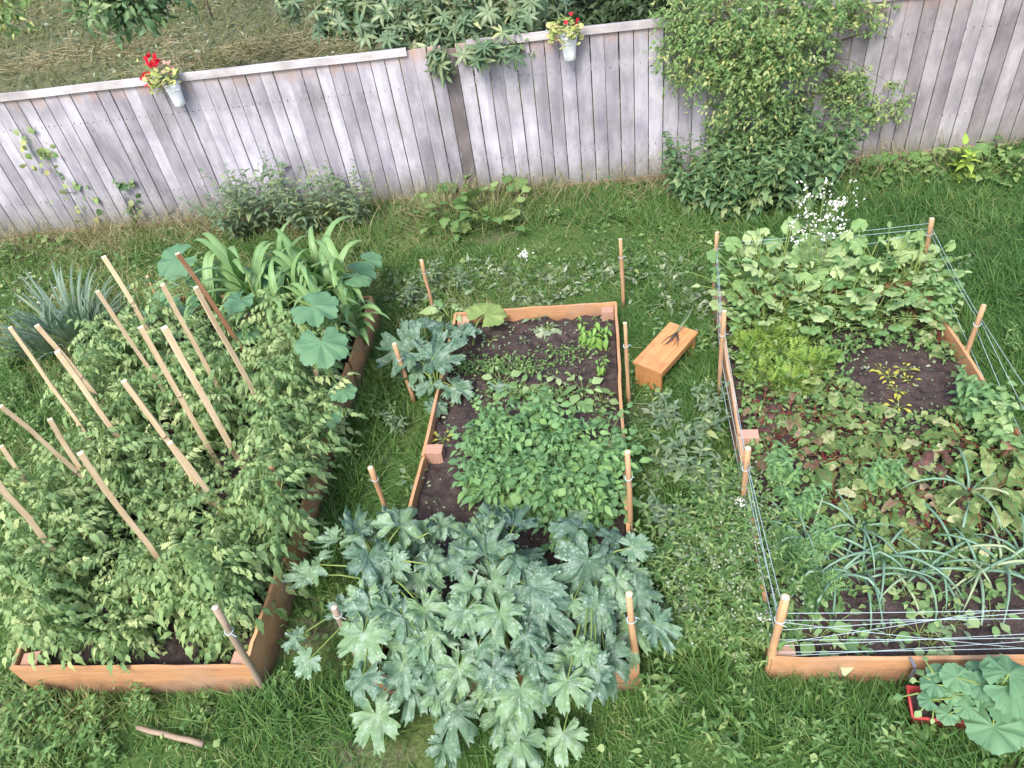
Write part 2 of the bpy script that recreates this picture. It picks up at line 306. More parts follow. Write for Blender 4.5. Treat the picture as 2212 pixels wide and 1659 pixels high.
SM=[strip([0,.35,.7,1],lambda t:.02 if t==0 else (.004 if t==1 else (.27 if t<.5 else .2)),.2,.3,.1,i) for i in range(2)]
def compound(npair,leaf,ls=.3,droop=.5,seed=0,curl=.4):
    r=np.random.RandomState(seed); mb=MB(); global rs
    for i in range(npair+1):
        t=.25+.75*i/npair; y=t*(1-.2*droop*t); z=-droop*t*t*.6
        sides=(-1,1) if i<npair else (0,)
        for sd in sides:
            a=(.5+.5*r.rand())*PI/2*sd if sd else 0.
            d=np.array([math.sin(a),math.cos(a),-curl*r.rand()-.15]); s=ls*(.75+.5*r.rand())*(1.25 if sd==0 else (1-.25*abs(t-.6)))
            nn=np.array([.5*(r.rand()-.5),.5*(r.rand()-.5),1.])
            T=leaf[r.randint(len(leaf))]; mb.inst(T,[(0,y,z)],d,nn,[s],[0])
    pts=[(0,t*(1-.2*droop*t),-droop*t*t*.6) for t in (0,.35,.7,1)]; mb.tube(pts,[.012,.01,.008,.004],3,cap=False)
    return np.concatenate(mb.V),np.concatenate(mb.L),np.concatenate(mb.N),np.concatenate(mb.ve)
JAG2=[ov(.5,.38,jag=.25,n=8,fold=.18,droop=.3+.25*i,wave=.14,seed=i+60) for i in range(4)]
TOM=[compound(4,JAG2,.31,.3+.28*i,i,.35+.15*i) for i in range(6)]
POT=[compound(2,OV+RND[:1],.42,.3+.2*i,20+i,.3) for i in range(4)]
FEA=[]
def feather(seed):
    r=np.random.RandomState(seed); mb=MB()
    for i in range(9):
        t=.25+.08*i; 
        for sd in (-1,1):
            for j in range(3):
                d=np.array([sd*(.5+.5*r.rand()),.6+.5*r.rand(),.5*(r.rand()-.4)]); mb.inst(SM[0],[(sd*.06*j*(1-t*.5),t+.03*j,-.25*t*t)],d,[r.rand()-.5,r.rand()-.5,1],[.11],[0])
    mb.tube([(0,0,0),(0,.5,-.05),(0,1,-.25)],[.012,.01,.005],3,cap=False)
    return np.concatenate(mb.V),np.concatenate(mb.L),np.concatenate(mb.N),np.concatenate(mb.ve)
FEA=[feather(i) for i in range(2)]
def palm(lobes,depth,ser,seed,rings=(.0,.2,.42,.62,.8,.92,1.),nsp=None,crink=.05,cup=.12,nserr=9,lp=.7):
    # broad palmate leaf; base (petiole joint) at the origin, tip along +y
    r=np.random.RandomState(seed); na=np.array([a for a,_ in lobes]); nl=np.array([l for _,l in lobes])
    lim=math.radians(158); M_=97; th=np.linspace(-lim,lim,M_)
    rad=[];vein=[]
    for a in th:
        dd=np.abs(a-na); i=dd.argmin(); srt=np.sort(dd); 
        # lobe profile
        gap=.5*math.radians(46); x=min(dd[i]/gap,1.)
        q_=min(max((x-lp)/(1-lp),0),1); base=nl[i]*(1-.09*x**1.5-max(depth-.09,0)*q_*q_*(3-2*q_))
        rad.append(base*(1+ser*(abs(((a*nserr/math.radians(46))%1.)-.5)*2-.5)+.05*(r.rand()-.5)))
        vein.append(max(0,1-dd[i]/math.radians(3.4*1.15)))
    rad=np.array(rad); vein=np.array(vein); V=[];ve=[]
    ph=r.rand(4)*6
    for k,q in enumerate(rings):
        for j,a in enumerate(th):
            rr=rad[j]*q if q>.5 else (rad[j]*q*(q/.5)+ (.62)*q*(1-q/.5))
            x=math.sin(a)*rr; y=math.cos(a)*rr+.0
            dd=np.abs(a-na).min()/math.radians(23)
            z=cup*rr*rr*(-1)+crink*1.2*math.sin(7*x+ph[0])*math.sin(6*y+ph[1])+crink*.9*q*q*math.sin(9*a+ph[2])+ .10*rr*min(dd,1)*.8 + crink*(r.rand()-.5)*q*1.1
            V.append((x,y,z)); ve.append(vein[j]*(1-.5*q)+ (0.25 if q==0 else 0))
    L=[]
    for k in range(len(rings)-1):
        for j in range(M_-1):
            a=k*M_+j; L+=[a,a+1,a+M_+1,a+M_]
    return np.array(V),np.array(L),np.full(len(L)//4,4),np.array(ve)
d2=math.radians
ZUC=[palm([(d2(4*(i%3)-4),1.0),(d2(-46-3*(i%2)),.93),(d2(47+2*(i%3)),.9),(d2(-94),.84),(d2(92+2*(i%2)),.82),(d2(-138),.66),(d2(139),.64)],.40+.08*(i%3),.2,i,crink=.09,cup=(.12,.3,-.18,.2,-.05,.38,.1,-.3)[i],nserr=4.,lp=.66) for i in range(8)]
PUM=[palm([(0,.95),(d2(-48),.92),(d2(48),.92),(d2(-95),.88),(d2(95),.88),(d2(-140),.8),(d2(140),.8)],.13,.06,30+i,crink=.04,cup=.08+.05*i,nserr=3.) for i in range(4)]
SQ=[palm([(0,.9),(d2(-48),.9),(d2(48),.9),(d2(-95),.88),(d2(95),.88),(d2(-140),.82),(d2(140),.82)],.08,.03,50+i,rings=(.0,.3,.65,1.),crink=.06,cup=.1+.1*i,nserr=3.) for i in range(3)]
BLADE=strip([0,.4,.75,1.],lambda t:.05 if t<.5 else (.035 if t<.9 else .003),.2,.45)
BLADE2=strip([0,.4,.75,1.],lambda t:.05 if t<.5 else (.035 if t<.9 else .003),.2,.9)
# ------------------------------------------------------------------ plant generators (local coordinates, base at the origin)
def rnd(a,b,n=None): return a+(b-a)*rs.rand() if n is None else a+(b-a)*rs.rand(n)
def leafy(n_sh,h,spread,leafT,ls,step,droop=-.1,pairs=False,stem_r=.006,up=.5,lean=.15,top=.4,start=.12):
    """stems with leaves along them"""
    F=MB();S=MB()
    for i in range(n_sh):
        a=rnd(0,2*PI); hh=h*rnd(.7,1.08); sp=spread*math.sqrt(rs.rand()); n=6
        pts=[np.array([math.cos(a)*sp*(t**.8)*1.,math.sin(a)*sp*(t**.8),hh*t*(1-.12*t)]) for t in np.linspace(0,1,n)]
        for p in pts[1:]: p+= (rs.rand(3)-.5)*.05*h*np.array([1,1,.3])
        S.tube(pts,np.linspace(stem_r,stem_r*.35,n),4,cap=False,rn=rs.rand())
        pts=np.array(pts); ln=np.linalg.norm(np.diff(pts,axis=0),axis=1).sum(); k=max(3,int(ln/step)); az=rnd(0,6)
        for j in range(k+1):
            t=start+(1-start)*j/k; x=t*(n-1); q=min(int(x),n-2); p=pts[q]+(pts[q+1]-pts[q])*(x-q)
            az+= 2.4 if not pairs else PI/2
            for m_ in ((0,PI) if pairs else (0,)):
                b=az+m_+rnd(-.3,.3); e=up*(t)+droop+rnd(-.25,.25)
                d=np.array([math.cos(b)*math.cos(e),math.sin(b)*math.cos(e),math.sin(e)])
                s=ls*rnd(.7,1.2)*(1-(1-top)*max(0,t-.55)/.45)
                F.inst(leafT[rs.randint(len(leafT))],[p],d,[rnd(-.3,.3),rnd(-.3,.3),1.],[s])
    return F,S
def rosette(n,pl,ps,leafT,ls,elev=(.4,1.2),bend=.6,pr=.004,arch=True,nrm=.3):
    F=MB();S=MB()
    for i in range(n):
        a=i*2.4+rnd(-.4,.4); e=rnd(*elev); L=pl*rnd(.7,1.2); d0=np.array([math.cos(a)*math.cos(e),math.sin(a)*math.cos(e),math.sin(e)])
        out=np.array([math.cos(a),math.sin(a),0]); p0=out*ps*rnd(0,1); p1=p0+d0*L*.6; p2=p1+unit(d0+out*bend*.6-np.array([0,0,.1]))*L*.5
        S.tube([p0,p1,p2],[pr*1.3,pr,pr*.8],4,cap=False,rn=rs.rand())
        d=unit(unit(p2-p1)+out*bend-np.array([0,0,bend*.5*rs.rand()]))
        F.inst(leafT[rs.randint(len(leafT))],[p2],d,np.array([0,0,1.])+out*.2+(rs.rand(3)-.5)*nrm*2,[ls*rnd(.65,1.15)])
    return F,S
def straps(n,L,w,e=(.6,1.3),droop=1.,z0=0.,zt=0.,seg=9,r0=.01,fold=.3):
    F=MB()
    for i in range(n):
        a=i*(PI if zt else 2.4)+rnd(-.5,.5); ee=rnd(*e); l=L*rnd(.65,1.1); z=z0+zt*(i/n); out=np.array([math.cos(a),math.sin(a),0]); up=np.array([0,0,1.])
        p=out*r0+up*z; ang=ee; V=[];ve=[]; side=np.array([-out[1],out[0],0]); tw=rnd(-.5,.5)
        for j in range(seg+1):
            t=j/seg; ww=w*.5*(min(1,.5+t*3)*(1-t)**.55+.01); d=out*math.cos(ang)+up*math.sin(ang); nn=np.cross(side,d)
            sd=unit(side+nn*tw*t)
            V+=[p-sd*ww-nn*fold*ww*-1,p,p+sd*ww+nn*fold*ww]; ve+=[0,1,0]; p=p+d*l/seg; ang-=droop*(ee+1.1)*rnd(.6,1.4)*1.6*t/seg*2
        Lp=[]
        for j in range(seg): q=3*j; Lp+=[q,q+1,q+4,q+3,q+1,q+2,q+5,q+4]
        F.add(V,Lp,[4]*(2*seg),ve=ve,rn=rs.rand())
    return F
def mesh_of(F,S,fm,sm='stem'):
    return [('foliage',F.build('foliage',M[fm],link=False))]+([('stem',S.build('stem',M[sm],link=False))] if S is not None and S.V else [])
def place(name,parts,loc,label,cat,group=None,rz=None,sc=1.,tilt=None):
    e=empty(name,loc,rnd(0,6.28) if rz is None else rz,sc)
    if tilt is not None: e.rotation_euler=(tilt[0],tilt[1],e.rotation_euler[2])
    tag(e,label,cat,group)
    for n,me in parts:
        x=obj(n,me,e)
        if n=='bloom': x['kind']='stuff'
    return e
# ------------------------------------------------------------------ setting: ground
g=MB(); nx,ny=140,160; xs=np.linspace(-40,40,nx); ys=np.linspace(-6,60,ny); X,Y=np.meshgrid(xs,ys)
Z=.03*np.sin(X*1.3)*np.sin(Y*1.1)*.5
L=[]
for j in range(ny-1):
    a=j*nx+np.arange(nx-1); L.append(np.stack([a,a+1,a+nx+1,a+nx],1))
L=np.concatenate(L).ravel()
g.add(np.stack([X.ravel(),Y.ravel(),Z.ravel()],1),L,[4]*(len(L)//4))
tag(g.build('ground',M['ground']),kind='structure')
m,nt,o=mat('plot_soil'); P=pos(nt)
col=ramp(nt,noise(nt,.8,5.,P),[(.3,(.06,.085,.03)),(.5,(.11,.115,.055)),(.62,(.075,.10,.035)),(.74,(.15,.13,.09))])
col=mix(nt,1.,col,ramp(nt,noise(nt,22.,4.,P,.7),[(.3,(.5,.5,.5)),(.7,(1.6,1.5,1.5))]),'MULTIPLY')
bs=nd(nt,'ShaderNodeBsdfPrincipled',Roughness=.95); nt.links.new(col,bs.inputs[0]); nt.links.new(bs.outputs[0],o.inputs[0]); M['plot']=m
mb=MB(); a=FA-FT*30-FN*.1; b=FB+FT*30-FN*.1; c=b-FN*45; d=a-FN*45
mb.add([(a[0],a[1],.03),(b[0],b[1],.03),(c[0],c[1],.03),(d[0],d[1],.03)],[0,1,2,3],[4]); tag(mb.build('neighbouring_ground',M['plot']),kind='structure')
# ------------------------------------------------------------------ fence
def fp(s,z,off=0.): p=FA+FT*s+FN*off; return np.array([p[0],p[1],z])
def s_at(u,v,off=0.): return float((atf(u,v,off)[:2]-FA)@FT)
FH=1.93
fence=empty('wooden_fence',fp(7,0)); tag(fence,'tall fence of weathered grey vertical boards running across the whole garden','fence')
inv=np.array(fence.location)
def fbuild(mb,n,m,lab=None):
    mb.V=[v-inv for v in mb.V]; o=mb.build(n,M[m],fence,smooth=False)
    if lab: o['label']=lab
    return o
s=-5.; sd=s_at(985,290); pan=MB(); pans=[]; step=.172; k=0
ends=[s_at(885,118),s_at(1720,100),99]; cur=0; dk=MB(); done=False
while s<20.5:
    w=step*rnd(.93,1.05); r=rs.rand()**1.3
    if s>s_at(1800,200): r=r*.7
    if not done and s+w/2>sd: 
        dk.box(fp(s+w/2,.0,.006),fp(s+w/2,FH-.04,.006),.024,w-.012,up=(FT[0],FT[1],0),rn=.3); done=True
    else:
        o_=rnd(-.004,.004); t_=rnd(-.006,.006)
        pan.box(fp(s+w/2,.03+rnd(-.02,.02),o_),fp(s+w/2+t_,FH-.01+rnd(-.02,.015),o_),.022,w-.011,up=(FT[0],FT[1],0),rn=r)
    s+=w
    if s>ends[cur]: pans.append(pan); pan=MB(); cur+=1
pans.append(pan)
for p in pans: fbuild(p,'board_panel','fence' if p is not pans[-1] else 'fencer')
fbuild(dk,'dark_board','fencedark','dark bark-brown board mottled with pale flecks')
cp=MB(); a=-5.; e1=s_at(880,118)
cp.box(fp(a,FH-.01,.03),fp(e1,FH-.01,.03),.035,.085,rn=.6,seg=20,wob=.006); fbuild(cp,'cap_rail','fencecap')
cp=MB(); cp.box(fp(s_at(1010,105),FH+.0,.03),fp(20.5,FH+.01,.03),.035,.085,rn=.3,seg=20,wob=.006); fbuild(cp,'cap_rail','fencecap')
sk=MB(); sk.box(fp(-5,.01,.03),fp(20.5,.01,.03),.03,.12,rn=.1,seg=20,wob=.02); fbuild(sk,'bottom_board','greyst')
rl=MB(); rl.box(fp(-5,1.5,-.05),fp(20.5,1.5,-.05),.06,.08,rn=.1); rl.box(fp(-5,.5,-.05),fp(20.5,.5,-.05),.06,.08,rn=.2); fbuild(rl,'back_rail','fencecap')
nl=MB()
for z in (.5,1.5):
    s=-5
    while s<20:
        for q in (.04,.12): nl.tube([fp(s+q,z+rnd(-.02,.02),.008),fp(s+q,z+rnd(-.02,.02)*0+z*0+.0*z+ (z),.018)][:1]+[fp(s+q,z,.02)],[.005,.005],5)
        s+=step
nails=fbuild(nl,'nails','clip'); nails['kind']='stuff'
# ------------------------------------------------------------------ raised beds
def quad(FLc,FRc,RRc,RLc,h): return [at(*FLc,h),at(*FRc,h),at(*RRc,h),at(*RLc,h)]
BEDS={'left':(quad((28,1440),(534,1440),(800,640),(330,640),.36),.36,.20),
 'centre':(quad((800,1462),(1372,1440),(1330,652),(985,676),.30),.30,.17),
 'right':(quad((1671,1423),(2520,1416),(1985,610),(1548,628),.30),.30,.17)}
def bl(q,s,t,z):
    p=q[0]*(1-s)*(1-t)+q[1]*s*(1-t)+q[2]*s*t+q[3]*(1-s)*t; return np.array([p[0],p[1],z])
blabels={'left':'raised bed of orange pine boards at the left, packed with staked tomatoes','centre':'raised bed of pine boards in the middle, half bare soil','right':'raised bed of pine boards at the right, ringed by stakes and string'}
beds={}
for nm,(q,h,sz) in BEDS.items():
    c=sum(q)/4; e=empty('raised_bed',(c[0],c[1],0)); tag(e,blabels[nm],'raised bed','raised garden beds'); beds[nm]=e; o=np.array([c[0],c[1],0])
    def B(mb,name,m,lab=None):
        mb.V=[v-o for v in mb.V]; x=mb.build(name,M[m],e,smooth=False)
        if lab: x['label']=lab
    segs=[(0,0,1,0,1),(1,0,1,.5,0),(1,.5,1,1,0),(0,0,0,.5,0),(0,.5,0,1,0),(0,1,1,1,1)]
    if nm=='left': segs=[(0,0,1,0,1),(1,0,1,.2,0),(1,.2,1,.45,0),(1,.45,1,.75,0),(1,.75,1,1,0),(0,0,0,.5,0),(0,.5,0,1,0),(0,1,1,1,1)]
    for i,(s0,t0,s1,t1,f) in enumerate(segs):
        mb=MB(); a=bl(q,s0,t0,0); b=bl(q,s1,t1,0); T=unit(b-a); 
        if f: a=a-T*.012; b=b+T*.012
        else: a=a+T*.018; b=b-T*.018
        up=np.array([0,0,1.])
        if nm=='left' and i in (1,2,3,4):
            mid=(a+b)/2; outn=np.array([T[1],-T[0],0]); outn=outn*(1 if outn[0]>0 else -1)
            up=unit(np.array([0,0,1.])-outn*(.07 if i==1 else .04)); sh=outn*(.022 if i in(2,4) else 0.); a=a+sh;b=b+sh
        hh=h+.04; zc=h/2-.02
        n=10
        mb.box(a+up*zc,b+up*zc,.026,hh/2-.0015 if False else hh,up=up,rn=rnd(.1,.9),seg=n,wob=.012)
        B(mb,'board','pine')
    for (s_,t_) in {'left':[(1,0),(1,.45),(0,0)],'centre':[(1,1),(1,.5),(0,.52),(0,1)],'right':[(0,1),(0,.5),(0,0),(1,.45),(1,1)]}[nm]:
        cx=bl(q,s_,t_,0); inw=unit(bl(q,.5,t_,0)-cx)*.085+ (0 if t_ not in (0,1) else unit(bl(q,s_,.5,0)-cx)*.075)
        mb=MB(); p=cx+inw; fwd=unit(bl(q,s_,1,0)-bl(q,s_,0,0)); mb.box(p,p+np.array([0,0,h-.03 if t_ in(0,1) else h-.005]),.12 if t_ in (0,1) else .14,.10,up=fwd,rn=rs.rand()); B(mb,'corner_block','block')
    # soil
    mb=MB(); ns,nt_=110,230; S_,T_=np.meshgrid(np.linspace(.012,.988,ns),np.linspace(.005,.995,nt_))
    Xs=sum(q[i][0]*w for i,w in enumerate(((1-S_)*(1-T_),S_*(1-T_),S_*T_,(1-S_)*T_))); Ys=sum(q[i][1]*w for i,w in enumerate(((1-S_)*(1-T_),S_*(1-T_),S_*T_,(1-S_)*T_)))
    def sm(a_,k_):
        for _ in range(k_): a_=(a_+np.roll(a_,1,0)+np.roll(a_,-1,0)+np.roll(a_,1,1)+np.roll(a_,-1,1))/5
        return a_/a_.std()
    Zs=sz+.012*sm(rs.randn(nt_,ns),30)+.008*sm(rs.randn(nt_,ns),4)+.005*sm(rs.randn(nt_,ns),1)
    L=[]
    for j in range(nt_-1):
        a=j*ns+np.arange(ns-1); L.append(np.stack([a,a+1,a+ns+1,a+ns],1))
    L=np.concatenate(L).ravel(); mb.add(np.stack([Xs.ravel(),Ys.ravel(),Zs.ravel()],1),L,[4]*(len(L)//4))
    mb.V=[v-o for v in mb.V]; mb.build('soil',M['soil'],e)
    lt=MB(); n=900; S_=rnd(.03,.97,n);T_=rnd(.02,.98,n)
    B0=np.stack([sum(q[i][k]*w for i,w in enumerate(((1-S_)*(1-T_),S_*(1-T_),S_*T_,(1-S_)*T_))) for k in (0,1)]+[np.full(n,sz+.022)],1)
    D=rs.randn(n,3)*[1,1,.25]; lt.inst(SM[0],B0,D,rs.randn(n,3)*.4+[0,0,1],rnd(.012,.045,n)**1.); lt.V=[v-o for v in lt.V]
    x=lt.build('leaf_litter',M['wilt'],e); x['kind']='stuff'
qL,hL,zL=BEDS['left']; qC,hC,zC=BEDS['centre']; qR,hR,zR=BEDS['right']
def inpoly(x,y,q,m=0.):
    c=sum(q)/4; ins=np.ones_like(x,bool)
    for i in range(4):
        a=q[i];b=q[(i+1)%4]; cr=(b[0]-a[0])*(y-a[1])-(b[1]-a[1])*(x-a[0]); ins&=cr>m*np.linalg.norm((b-a)[:2])*-1
    return ins
def free(x,y): return ~(inpoly(x,y,qL,.03)|inpoly(x,y,qC,.03)|inpoly(x,y,qR,.03))
def front_of_fence(x,y): return ((x-FA[0])*FN[0]+(y-FA[1])*FN[1])>.03
# ------------------------------------------------------------------ stakes
def solve_top(base,uv):
    best=None
    for h in np.arange(base[2]+.02,3.2,.01):
        p=at(*uv,h); d=np.hypot(*(p[:2]-base[:2]))
        if best is None or d<best[0]: best=(d,p)
    return best[1]
def stake(top,bot,zb,w,m,label,name='wooden_stake',square=True,group='tall pale tomato stakes',cat='stake',w2=None,tie=None,ground=0.,tw='twine'):
    b=at(*bot,zb); t=solve_top(b,top); d=unit(t-b)
    foot=b-d*((b[2]-ground+.05)/max(d[2],.3)) if zb>ground+.02 else b-d*.04
    e=empty(name,(foot[0],foot[1],foot[2])); tag(e,label,cat,group); mb=MB()
    if square: mb.box(foot,t,w,w2 or w,up=(.5+rnd(-.3,.3),-.8,0),rn=rnd(.2,.9),seg=6,wob=.014)
    else: mb.tube([foot+(t-foot)*x+(rs.rand(3)-.5)*.007 for x in np.linspace(0,1,6)],w/2*(1+.08*rs.randn(6)),10,rn=rnd(.2,.9)); mb.tube([t+d*.0005,t+d*.003],[w/2*.98,w/2*.9],10); mb.ve[-1]=np.ones(20)
    mb.V=[v-foot for v in mb.V]; mb.build('shaft',M[m],e,smooth=not square)
    if tie is not None:
        tb=MB()
        for tt in ([tie] if np.isscalar(tie) else tie):
            c=b+(t-b)*tt; x=unit(np.cross(d,[0,0,1.])+[1e-3,0,0]); y=np.cross(d,x)
            ring=[c+(x*math.cos(a)+y*math.sin(a))*(w*.62)+d*.006*math.sin(a*2) for a in np.linspace(0,4*PI,22)]; tb.tube(ring,.0035,4,cap=False); tb.tube([ring[-1],ring[-1]+np.array([.04,-.03,.0])],.003,4)
        tb.V=[v-foot for v in tb.V]; tb.build('tie',M[tw],e)
    return b,t
TZ=.62
ts=[((20,705),(185,935),.032,'stake','slim pale stake at the far left edge of the tomato bed beside the weedy path'),
((80,703),(217,864),.042,'stake','pale stake half hidden behind the pair at the left of the tomatoes'),
((123,761),(249,936),.045,'stake','thick yellowish stake directly in front of another near the left edge'),
((225,554),(322,717),.045,'stake','tallest rearmost bright stake rising above the blue-green iris clump'),
((210,629),(360,851),.034,'stake','slim brown-edged stake left of the bright rearmost one'),
((350,616),(479,848),.038,'stake','pale stake leading up to the pumpkin leaf behind the tomatoes'),
((424,621),(572,891),.036,'stake','long white-sided stake at the right of the rear tomato stakes'),
((385,549),(524,755),.042,'rough','rough brown bark-edged stake in front of the corn'),
((305,708),(447,958),.042,'stake','pale stake in the middle of the tomatoes with its foot among leaves'),
((355,708),(497,961),.050,'stake','widest yellow stake in the middle of the tomatoes'),
((267,821),(424,1041),.040,'stake','pinkish stake leaning behind a shorter one in the middle foreground'),
((368,955),(470,1087),.038,'stake','short visible stake set right in front of the pinkish one'),
((3,876),(200,1051),.036,'stake','slim pinkish stake tilted most, reaching the left picture edge'),
((105,907),(190,1035),.040,'stake','pale stake meeting the top of a nearer one at lower left'),
((173,979),(352,1222),.040,'stake','long dark-sided stake nearest the front board'),
((0,965),(75,1065),.034,'stake','stake cut by the left picture edge above the nearest one'),
((-35,1005),(120,1192),.044,'stake','thick pale stake lowest at the left picture edge')]
for t,b,w,m,lab in ts: stake(t,b,TZ,w*.9,m,lab,w2=w*.75,tie=rnd(.2,.5) if rs.rand()<.5 else None)
D_=dict(name='support_post',square=False,group='round posts standing around the beds',cat='post',tie=.75,tw='string')
stake((580,998),(622,1083),.45,.036,'stakeo','short round post poking out of the tomatoes near the right board',**D_)
stake((465,1312),(573,1494),.0,.045,'greyst','grey weathered post leaning on the front right corner of the tomato bed',**D_)
stake((318,597),(330,622),.4,.034,'stakeo','stubby post at the rear left of the tomato bed by the pumpkin leaf',**D_)
stake((681,800),(692,832),.5,.034,'stakeo','short post just below the big round pumpkin leaf',**D_)
stake((910,562),(936,668),.0,.036,'stakeo','round post at the rear left of the middle bed among cut weeds',**D_)
stake((852,742),(895,868),.0,.040,'stakeo','round post leaning beside the left zucchini leaves of the middle bed',**D_)
stake((800,1010),(836,1105),.15,.044,'stakeo','round post standing left of the middle bed above the zucchini',**D_)
stake((722,1312),(750,1372),.4,.044,'greyst','post tip showing between the lower left zucchini leaves',**D_)
stake((1340,517),(1347,664),.0,.038,'stakeo','tall thin post at the rear right corner of the middle bed',**D_)
stake((1350,698),(1359,880),.0,.036,'stakeo','post against the right board beside the small stool',**D_)
stake((1356,976),(1364,1180),.0,.040,'stakeo','post against the right board beside the potato plants',**D_)
stake((1359,1283),(1378,1480),.0,.044,'stakeo','post standing in the zucchini leaves at the front right corner',**D_)
e1_=stake((1549,502),(1541,640),.0,.036,'stakeo','post at the rear left corner of the right bed carrying the string',**D_)
e2_=stake((2013,472),(1990,605),.0,.044,'stakeo','thick orange post at the rear right corner carrying the string',**D_)
e3_=stake((2125,660),(2070,812),.0,.044,'stakeo','post leaning outward on the right side of the right bed over the lawn',**D_)
e4_=stake((1565,672),(1551,862),.0,.038,'stakeo','post halfway along the left side of the right bed near the stool',**D_)
e5_=stake((1616,968),(1600,1130),.0,.044,'stakeo','post nearer the front on the left side of the right bed',**D_)
e6_=stake((1697,1290),(1655,1462),.0,.050,'stakeo','thick round post at the front left corner of the right bed',**D_)
# fallen stick
a=at(298,1572,.09); b=at(440,1607,.08); mb=MB(); mb.tube([a+(b-a)*x+(rs.rand(3)-.5)*.01 for x in np.linspace(0,1,6)],[.016,.018,.018,.019,.02,.02],8,rn=.5)
e=empty('fallen_stick',a); tag(e,'bare brown stick lying on the grass in front of the tomato bed','stick'); mb.V=[v-a for v in mb.V]; mb.build('shaft',M['greyst'],e)
# ------------------------------------------------------------------ strings round the right bed
def on(e,f): return e[0]+(e[1]-e[0])*f
def string(a,b,lab,sag=.02,r=.0022):
    a=np.array(a);b=np.array(b); mb=MB(); pts=[a+(b-a)*t-np.array([0,0,sag*4*t*(1-t)]) for t in np.linspace(0,1,9)]
    mb.tube(pts,r,4); c=pts[4]; mb.V=[v-c for v in mb.V]; o=mb.build('string_line',M['string']); o.location=tuple(c)
    tag(o,lab,'string','strings tied round the right bed'); return o
far=on(e2_,.9)
offR=at(2470,1330,.75); offR2=at(2480,1360,.45)
string(on(e1_,.84),on(e2_,.93),'topmost pale string across the rear of the right bed')
string(on(e1_,.80),on(e2_,.85),'second pale string across the rear, just under the topmost one')
string(on(e1_,.45),on(e2_,.80),'slanting string across the rear behind the flowering plant',.03)
string(on(e1_,.20),on(e2_,.5),'lowest string across the rear of the right bed',.03)
w5=['outermost','second','third','fourth','innermost']
for i,(f1,f2) in enumerate([(.85,.85),(.7,.78),(.55,.65),(.35,.5)]):
    string(on(e1_,f1),on(e4_,f2-.05),w5[i]+' string down the left side between rear corner post and middle post',.01)
for i,(f1,f2) in enumerate([(.85,.85),(.72,.8),(.5,.6),(.3,.45)]):
    string(on(e4_,f1),on(e5_,f2),w5[i]+' string of the bundle behind the nearer left side post',.01)
for i,(f1,f2) in enumerate([(.85,.88),(.8,.7),(.62,.75),(.45,.55),(.3,.35)]):
    string(on(e5_,f1),on(e6_,f2),w5[i]+' string of the bundle running to the front left post',.01)
for i,(f1,f2) in enumerate([(.9,.85),(.8,.8),(.6,.45)]):
    string(on(e2_,f1),on(e3_,f2),w5[i]+' string from the rear right post to the leaning post over the lawn',.02)
pr=at(2330,1000,.7)
for i,(f1,dz) in enumerate([(.86,0.),(.84,-.25),(.7,-.45),(.45,-.55)]):
    string(on(e3_,f1),pr+np.array([0,0,dz]),w5[i]+' string fanning over the lawn from the leaning right post',.02)
fr=[((0.82),(2500,1310)),(.74,(2500,1330)),(.62,(2500,1300)),(.50,(2500,1372)),(.42,(2500,1352)),(.34,(2500,1392)),(.28,(2500,1365))]
nm7=['topmost','second','crossing third','fourth','fifth','sixth','lowest']
for i,(f1,uv) in enumerate(fr): string(on(e6_,f1),at(*uv,.33+.35*(1-i/7)),nm7[i]+' string along the front of the right bed above the soil',.015)
string(on(e6_,.72),at(2212,1400,.34),'slanting string dropping to the front board of the right bed',.01)
string(on(e6_,.45),at(2150,1318,.5),'slanting string rising from the front left post over the seedlings',.01)
# left and centre: one pale string at the rear of the tomato bed
string(at(322,605,.62),at(470,625,.62),'short string behind the rear tomato stakes near the corn',.01)
# ------------------------------------------------------------------ stool
sh=.27; c=[at(1365,780,sh),at(1431,808,sh),at(1506,716,sh),at(1449,696,sh)]
cc=sum(c)/4; ax=unit(((c[2]+c[3])-(c[0]+c[1]))*[1,1,0]); ay=np.array([-ax[1],ax[0],0]); ln=np.linalg.norm(((c[2]+c[3])-(c[0]+c[1]))/2*[1,1,0]); wd=np.linalg.norm(((c[1]-c[0])+(c[2]-c[3]))/2*[1,1,0])
st=empty('step_stool',(cc[0],cc[1],0)); tag(st,'small varnished orange wooden stool standing on the path by the middle bed','stool')
rel=np.array([0,0,0.])
def sb(name,a,b,w,h,m='stool',up=(0,0,1),lab=None,rn=.5):
    mb=MB(); mb.box(a,b,w,h,up=up,rn=rn,seg=2); o=mb.build(name,M[m],st,smooth=False); return o
sb('seat',-ax*ln/2+[0,0,sh-.012]-ay*wd*.25,ax*ln/2+[0,0,sh-.012]-ay*wd*.25,wd/2-.002,.024,rn=.7)
sb('seat',-ax*ln/2+[0,0,sh-.012]+ay*wd*.25,ax*ln/2+[0,0,sh-.012]+ay*wd*.25,wd/2-.002,.024,rn=.85)
for sg in (-1,1): sb('leg_panel',ax*sg*(ln/2-.03)+[0,0,-.02],ax*sg*(ln/2-.03)+[0,0,sh-.025],.022,wd-.03,up=ay,rn=.3)
for sg in (-1,1): sb('apron',-ax*(ln/2-.045)+ay*sg*(wd/2-.02)+[0,0,sh-.055],ax*(ln/2-.045)+ay*sg*(wd/2-.02)+[0,0,sh-.055],.016,.06,rn=.2)
p0=at(1432,744,sh+.02); p1=at(1462,718,sh+.03); p2=at(1478,690,sh+.12); p3=at(1495,655,.2); e=empty('pulled_weed',p0); tag(e,'uprooted weed with dark roots lying across the far end of the small stool','weed'); mb=MB()
